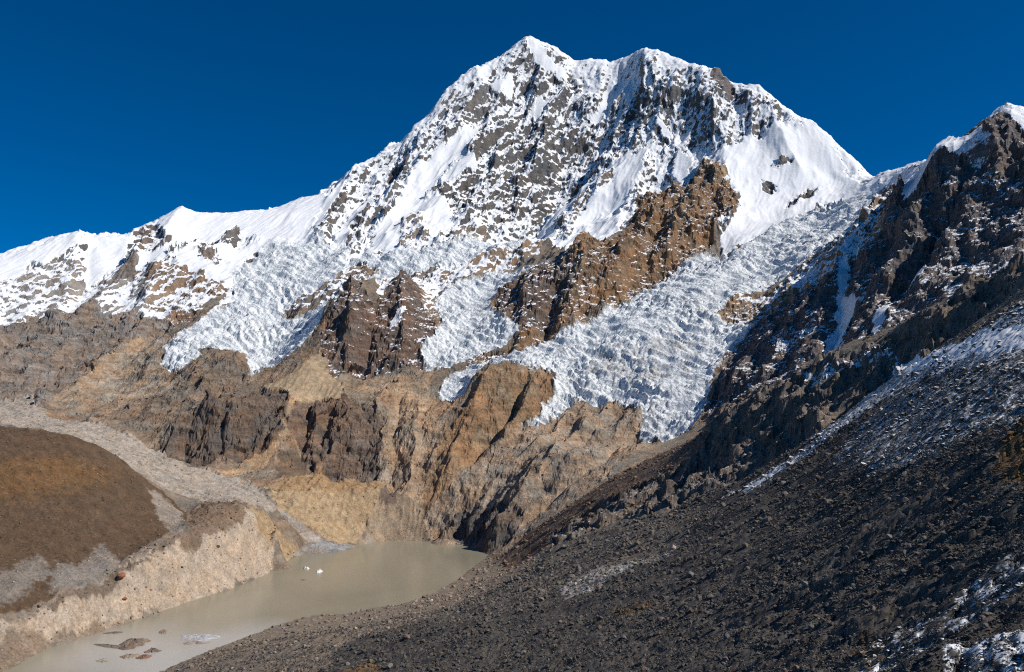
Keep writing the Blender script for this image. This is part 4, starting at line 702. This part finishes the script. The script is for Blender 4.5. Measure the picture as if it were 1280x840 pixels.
def stones(name, pick, size, label, bright=(.7, 1.5)):
    """loose stones: one joined heap of small angular blocks"""
    n = len(pick)
    V = np.repeat(ICO_V[None], n, 0) * (1 + rng.uniform(-.32, .32, (n, 12, 1)))
    V *= rng.uniform(.6, 1.25, (n, 1, 3)) * np.array([1, 1, .75])
    a = rng.uniform(0, 6.283, n); ca, sa = np.cos(a)[:, None], np.sin(a)[:, None]
    tl = rng.normal(0, .35, n); ct, st_ = np.cos(tl)[:, None], np.sin(tl)[:, None]
    vx, vy, vz = V[..., 0], V[..., 1], V[..., 2]
    vy, vz = vy * ct - vz * st_, vy * st_ + vz * ct
    vx, vy = vx * ca - vy * sa, vx * sa + vy * ca
    V = np.stack([vx, vy, vz], -1) * size[:, None, None]
    V += np.stack([x[pick], y[pick], z[pick] + size * .18], -1)[:, None]
    F = (ICO_F[None] + 12 * np.arange(n)[:, None, None]).reshape(-1, 3)
    tt = np.repeat(tint[pick] * (rng.uniform(*bright, (n, 1)) * rng.normal(1, .05, (n, 3))).clip(.3, 2.2), 12, 0)
    ss = np.repeat(np.clip(snow[pick] * .9, 0, .9), 12)
    me = make_mesh(name, V.reshape(-1, 3), F, (('tint', 'FLOAT_COLOR', tt), ('snow', 'FLOAT', ss)), False)
    return put(name, me, M_STONE, kind='stuff', label=label, category='stones')
M_STONE = ground_mat('loose stone', 6, 5, .25, .35, .7, 0.0, .8, .8, warm=(1.12, .97, .84))

def sample(zones, n, wfun):
    ids = [ZN.index(k) for k in zones]
    c = np.where(np.isin(zone, ids) & (z > .3) & (np.abs(np.degrees(np.arctan2(x, y))) < 36))[0]
    w = wfun(c); return rng.choice(c, n, replace=True, p=w / w.sum())
def jit(n, lo, hi, p=3.0):
    return lo * (1 + (hi / lo - 1) * rng.random(n) ** p)
pk = sample(['scree_slope'], 33000, lambda c: (sstep(-.5, .4, fbm(x[c] / 90, y[c] / 90, 3, 200)) + .15) * (1 - .75 * sstep(.3, .75, snow[c])))
stones('rubble', pk, jit(len(pk), .0006, .0034, 3.5) * r[pk] + .08, 'dark angular rubble covering the right foreground slope')
pk = sample(['lake_bank', 'rocky_spur'], 7000, lambda c: np.ones(len(c)))
stones('bank_stones', pk, jit(len(pk), .0008, .0030) * r[pk], 'grey brown stones along the near lake bank and spur')
pk = sample(['moraine_ridge'], 1500, lambda c: np.ones(len(c)))
stones('moraine_stones', pk, jit(len(pk), .0004, .0017, 6) * r[pk], 'stones scattered over the pale moraine wall', (.5, 1.2))
pk = sample(['brown_hill'], 2200, lambda c: np.ones(len(c)))
pk2 = sample(['talus_bowl', 'talus_cone', 'pale_moraine', 'bedrock_slope', 'slab_slope'], 3500, lambda c: np.ones(len(c)))
stones('talus_stones', pk2, jit(len(pk2), .0004, .0014, 4) * r[pk2], 'stones lying on the talus and ledges above the lake head', (.5, 1.35))
stones('hill_stones', pk, jit(len(pk), .0004, .0013, 4) * r[pk], 'pale stones scattered over the brown hill', (.8, 2.6))

# ------------------------------------------------------------------ single boulders, islets and ice
def split_ico(V, F):
    V = [tuple(v) for v in V]; mid = {}; out = []
    def m(a, b):
        k = (min(a, b), max(a, b))
        if k not in mid:
            p = np.array(V[a]) + np.array(V[b]); V.append(tuple(p / np.linalg.norm(p))); mid[k] = len(V) - 1
        return mid[k]
    for a, b, c in F:
        ab, bc, ca = m(a, b), m(b, c), m(c, a)
        out += [(a, ab, ca), (b, bc, ab), (c, ca, bc), (ab, bc, ca)]
    return np.array(V), np.array(out)
SV, SF = split_ico(ICO_V, ICO_F)

def boulder_mesh(name, tnt, sn, seed, cuts=9, squash=.8):
    g = np.random.default_rng(seed)
    V = SV * (1 + g.uniform(-.06, .06, (len(SV), 1)))
    for k in range(cuts):                                   # flat broken faces
        nrm = g.normal(size=3); nrm /= np.linalg.norm(nrm); lim = g.uniform(.45, .85)
        d = V @ nrm; V = V - np.outer(np.maximum(d - lim, 0), nrm)
    V = V * (g.uniform(.8, 1.3), g.uniform(.75, 1.1), squash * g.uniform(.8, 1.15))
    n = len(V)
    return make_mesh(name, V, SF, (('tint', 'FLOAT_COLOR', np.repeat(np.array([tnt]), n, 0) * g.uniform(.9, 1.1, (n, 1))), ('snow', 'FLOAT', np.full(n, sn))), False)

def ground_at(px, py):
    i = np.argmin((x - px) ** 2 + (y - py) ** 2); return i

def boulder(mesh, i, size, rot, name='boulder', sink=.25, **props):
    o = put(name, mesh, M_STONE, category='boulder', **props)
    o.location = (x[i], y[i], z[i] + size * sink); o.scale = (size,) * 3; o.rotation_euler = rot
    return o
greys = [(.13, .115, .10), (.10, .09, .08), (.16, .14, .12), (.12, .10, .085), (.19, .17, .15), (.14, .11, .09)]
bm_ = [boulder_mesh('boulder', greys[k % 6], 0.0, 300 + k) for k in range(12)]
bs_ = [boulder_mesh('boulder_snow', greys[k % 6], .42, 340 + k) for k in range(6)]
sc_ = ZN.index('scree_slope')
pxx = 1280 / 2 + 1077 * x / np.maximum(y, 1)
cand = np.where((zone == sc_) & (pxx > 330) & (pxx < 1276) & (ang.ravel()[kv] > -15.2) & (r > 190) & (r < 1750) & (ang.ravel()[kv] > run.ravel()[kv] - .25))[0]
used = []
rng2 = np.random.default_rng(5)
rng2.shuffle(cand)
for i in cand:
    if len(used) >= 285: break
    sz = r[i] * (.0026 + .0030 * rng2.random() ** 2.5)
    if any((x[i] - a) ** 2 + (y[i] - b) ** 2 < (3.2 * max(sz, c)) ** 2 for a, b, c in used): continue
    used.append((x[i], y[i], sz))
    if snow[i] > .25:
        lab, grp, me = 'grey boulder in the snow-dusted upper part of the right foreground slope', 'boulders among the snow streaks', bs_[len(used) % 6]
    elif r[i] > 1150:
        lab, grp, me = 'small far boulder high up the dark slope near the gully', 'boulders along the far edge of the slope', bm_[len(used) % 12]
    elif pxx[i] < 640:
        lab, grp, me = 'grey boulder on the stony slope just above the near lake bank', 'boulders above the near lake bank', bm_[len(used) % 12]
    elif pxx[i] < 980:
        lab, grp, me = 'dark angular boulder in the rubble at the bottom middle', 'boulders in the rubble at the bottom middle', bm_[len(used) % 12]
    else:
        lab, grp, me = 'dark angular boulder in the rubble below the snow streaks at right', 'boulders below the snow streaks', bm_[len(used) % 12]
    boulder(me, i, sz, (rng2.uniform(-.5, .5), rng2.uniform(-.5, .5), rng2.uniform(0, 6.28)), label=lab, group=grp)
# boulders one can name
def single(place, size, tnt, label, seed, name='boulder', squash=.85):
    boulder(boulder_mesh(name, tnt, 0.0, seed, 8, squash), ground_at(*PLACES[place]), size, (.1, .15, seed * 1.3), name, .35, label=label)
single('red_boulder', 9.5, (.30, .12, .065), 'large rust red boulder on the crest of the pale moraine', 501)
single('red_small', 5.5, (.26, .11, .065), 'small rust red boulder halfway down the pale moraine wall', 502)
single('dark_boulder', 5.0, (.07, .06, .05), 'dark round boulder high on the pale moraine wall', 503)
single('dark_boulder2', 5.0, (.08, .068, .055), 'dark boulder low on the pale moraine wall', 504)
single('pale_boulder', 7.5, (.33, .27, .21), 'pale pointed boulder at the upper end of the pale stone streak', 505, squash=1.15)
single('white_boulder', 6.5, (.62, .60, .57), 'white block on the grey bank beside the lake', 506, squash=.6)

def patch(name, place, length, width, height, rot, tnt, label, category, seed, mat=None, sn=0.0, spikes=0.0, n=44, rings=9):
    """a low mound standing in the water: uneven outline, rounded back"""
    g = np.random.default_rng(seed); cx, cy = PLACES[place]
    th = np.linspace(0, 2 * np.pi, n, endpoint=False)
    prof = 1 + .25 * np.sin(2 * th + g.uniform(0, 6)) + .15 * np.sin(3 * th + g.uniform(0, 6)) + .12 * np.sin(5 * th + g.uniform(0, 6)) + g.normal(0, .07, n)
    V = [(0, 0, height)]
    for k in range(1, rings + 1):
        q_ = k / rings
        for j in range(n):
            hh = 1.7 * height * (1 - q_ ** 1.6) * (1 + g.normal(0, .16)) + spikes * max(0, g.normal(0, 1)) * (1 - q_) - (1.2 if k == rings else 0)
            V.append((math.cos(th[j]) * prof[j] * q_ * length / 2, math.sin(th[j]) * prof[j] * q_ * width / 2, hh))

    T = [(0, 1 + j, 1 + (j + 1) % n) for j in range(n)]
    for k in range(rings - 1):
        for j in range(n):
            a, b = 1 + k * n + j, 1 + k * n + (j + 1) % n; c, d = a + n, b + n
            T += [(a, c, d), (a, d, b)]
    V = np.array(V); ca, sa = math.cos(rot), math.sin(rot)
    V = np.c_[V[:, 0] * ca - V[:, 1] * sa, V[:, 0] * sa + V[:, 1] * ca, V[:, 2]]
    tt = np.array([tnt]) * g.uniform(.75, 1.3, (len(V), 1))
    me = make_mesh(name, V, np.array(T), (('tint', 'FLOAT_COLOR', tt), ('snow', 'FLOAT', np.full(len(V), sn))), False)
    o = put(name, me, mat or M_STONE, label=label, category=category); o.location = (cx, cy, 0)
    return o
rock_t = (.17, .13, .10)
patch('gravel_islet', 'islet_big', 62, 62, 5.0, .2, rock_t, 'largest brown gravel islet in the near end of the lake', 'islet', 601)
patch('gravel_islet', 'islet_tail', 62, 22, 1.8, -.35, (.20, .17, .13), 'long low gravel spit left of the largest islet', 'islet', 602)
patch('gravel_islet', 'islet_b', 24, 26, 3.0, 0, rock_t, 'small gravel islet right below the largest islet', 'islet', 603)
patch('gravel_islet', 'islet_c', 27, 28, 2.6, .4, (.26, .20, .15), 'pale stony islet below the largest islet', 'islet', 604)
patch('gravel_islet', 'islet_d', 22, 24, 2.8, .1, (.20, .115, .075), 'reddish round islet between two small islets', 'islet', 605)
patch('gravel_islet', 'islet_e', 24, 26, 2.6, .1, (.27, .21, .16), 'lone small islet nearest the far lake shore', 'islet', 606)
patch('gravel_islet', 'islet_f', 26, 24, 1.0, .1, (.30, .26, .20), 'barely emerging gravel patch at the lower left of the islets', 'islet', 607)
patch('gravel_bar', 'bar', 36, 16, 1.2, .5, (.15, .12, .09), 'thin dark gravel bar hugging the far lake shore', 'gravel bar', 608)
M_FLOE = ground_mat('lake ice', 9, 12, .4, .2, .7, 0.0, .3, .2)
patch('ice_sheet', 'ice_sheet', 92, 60, 2.2, .25, (.36, .35, .34), 'white patch of ice near the near lake shore', 'ice', 609, M_FLOE, .38)
patch('gravel_strip', 'ice_gravel', 46, 22, 1.8, .15, (.30, .24, .19), 'tan gravel strip in front of the white ice patch', 'gravel bar', 610)
patch('ice_floe', 'floe_a', 22, 22, 3.0, .3, (.55, .53, .52), 'left one of two jagged pale ice floes in mid lake', 'ice floe', 611, M_FLOE, .5, 2.5, 22, 5)
patch('ice_floe', 'floe_b', 22, 18, 3.0, 1.0, (.58, .57, .56), 'right one of two jagged pale ice floes in mid lake', 'ice floe', 612, M_FLOE, .55, 3.0, 22, 5)
patch('ice_floe', 'floe_c', 20, 12, 1.0, .1, (.16, .13, .10), 'thin dark debris-covered floe below the two pale floes', 'ice floe', 613, M_STONE, 0, 0, 22, 5)

# ------------------------------------------------------------------ gravel between the stones (too small and too many to count)
src = [boulder_mesh('gravel_stone', c, 0.0, 700 + k, 7, .75) for k, c in enumerate([(.075, .068, .06), (.055, .05, .045), (.10, .09, .08), (.15, .135, .118)])]
gsel = sample(['scree_slope', 'lake_bank'], 150000, lambda c: (r[c] < 1750) * (.25 + sstep(-.4, .4, fbm(x[c] / 60, y[c] / 60, 3, 230))) * (1 - .85 * sstep(.3, .75, snow[c])))
n_g = len(gsel)
sz_g = (.0004 + .0010 * rng.random(n_g) ** 2) * r[gsel] + .05
row = np.stack([x[gsel] + rng.normal(0, 1, n_g) * r[gsel] * .0012, y[gsel] + rng.normal(0, 1, n_g) * r[gsel] * .0025, z[gsel] + sz_g * .2], -1)
gm = bpy.data.meshes.new('gravel'); gm.vertices.add(n_g); gm.vertices.foreach_set('co', row.astype(np.float32).ravel())
for an, data in (('stone_size', sz_g[:, None] * rng.uniform(.7, 1.3, (n_g, 3))), ('stone_turn', np.c_[rng.normal(0, .4, (n_g, 2)), rng.uniform(0, 6.28, n_g)])):
    at_ = gm.attributes.new(an, 'FLOAT_VECTOR', 'POINT'); at_.data.foreach_set('vector', data.astype(np.float32).ravel())
gt = bpy.data.node_groups.new('scatter gravel', 'GeometryNodeTree')
gt.interface.new_socket('Geometry', in_out='INPUT', socket_type='NodeSocketGeometry'); gt.interface.new_socket('Geometry', in_out='OUTPUT', socket_type='NodeSocketGeometry')
gi, go_ = gt.nodes.new('NodeGroupInput'), gt.nodes.new('NodeGroupOutput')
ip = gt.nodes.new('GeometryNodeInstanceOnPoints'); ip.inputs['Pick Instance'].default_value = True
jn = gt.nodes.new('GeometryNodeGeometryToInstance')
for k, me in enumerate(src):
    me.materials.append(M_STONE)
    so = bpy.data.objects.new('gravel_stone', me)                       # pattern stones, only used by the scatter
    oi = gt.nodes.new('GeometryNodeObjectInfo'); oi.inputs['Object'].default_value = so; oi.inputs['As Instance'].default_value = False
    gt.links.new(oi.outputs['Geometry'], jn.inputs[0])
gt.links.new(jn.outputs[0], ip.inputs['Instance']); gt.links.new(gi.outputs[0], ip.inputs['Points'])
for an, sk in (('stone_size', 'Scale'), ('stone_turn', 'Rotation')):
    na = gt.nodes.new('GeometryNodeInputNamedAttribute'); na.data_type = 'FLOAT_VECTOR'; na.inputs['Name'].default_value = an
    gt.links.new(na.outputs[0], ip.inputs[sk])
gt.links.new(ip.outputs[0], go_.inputs[0])
gob = put('gravel', gm, None, kind='stuff', label='fine dark gravel between the stones of the near slope', category='gravel')
md = gob.modifiers.new('scatter', 'NODES'); md.node_group = gt

print('done', round(time.time() - T0, 1))
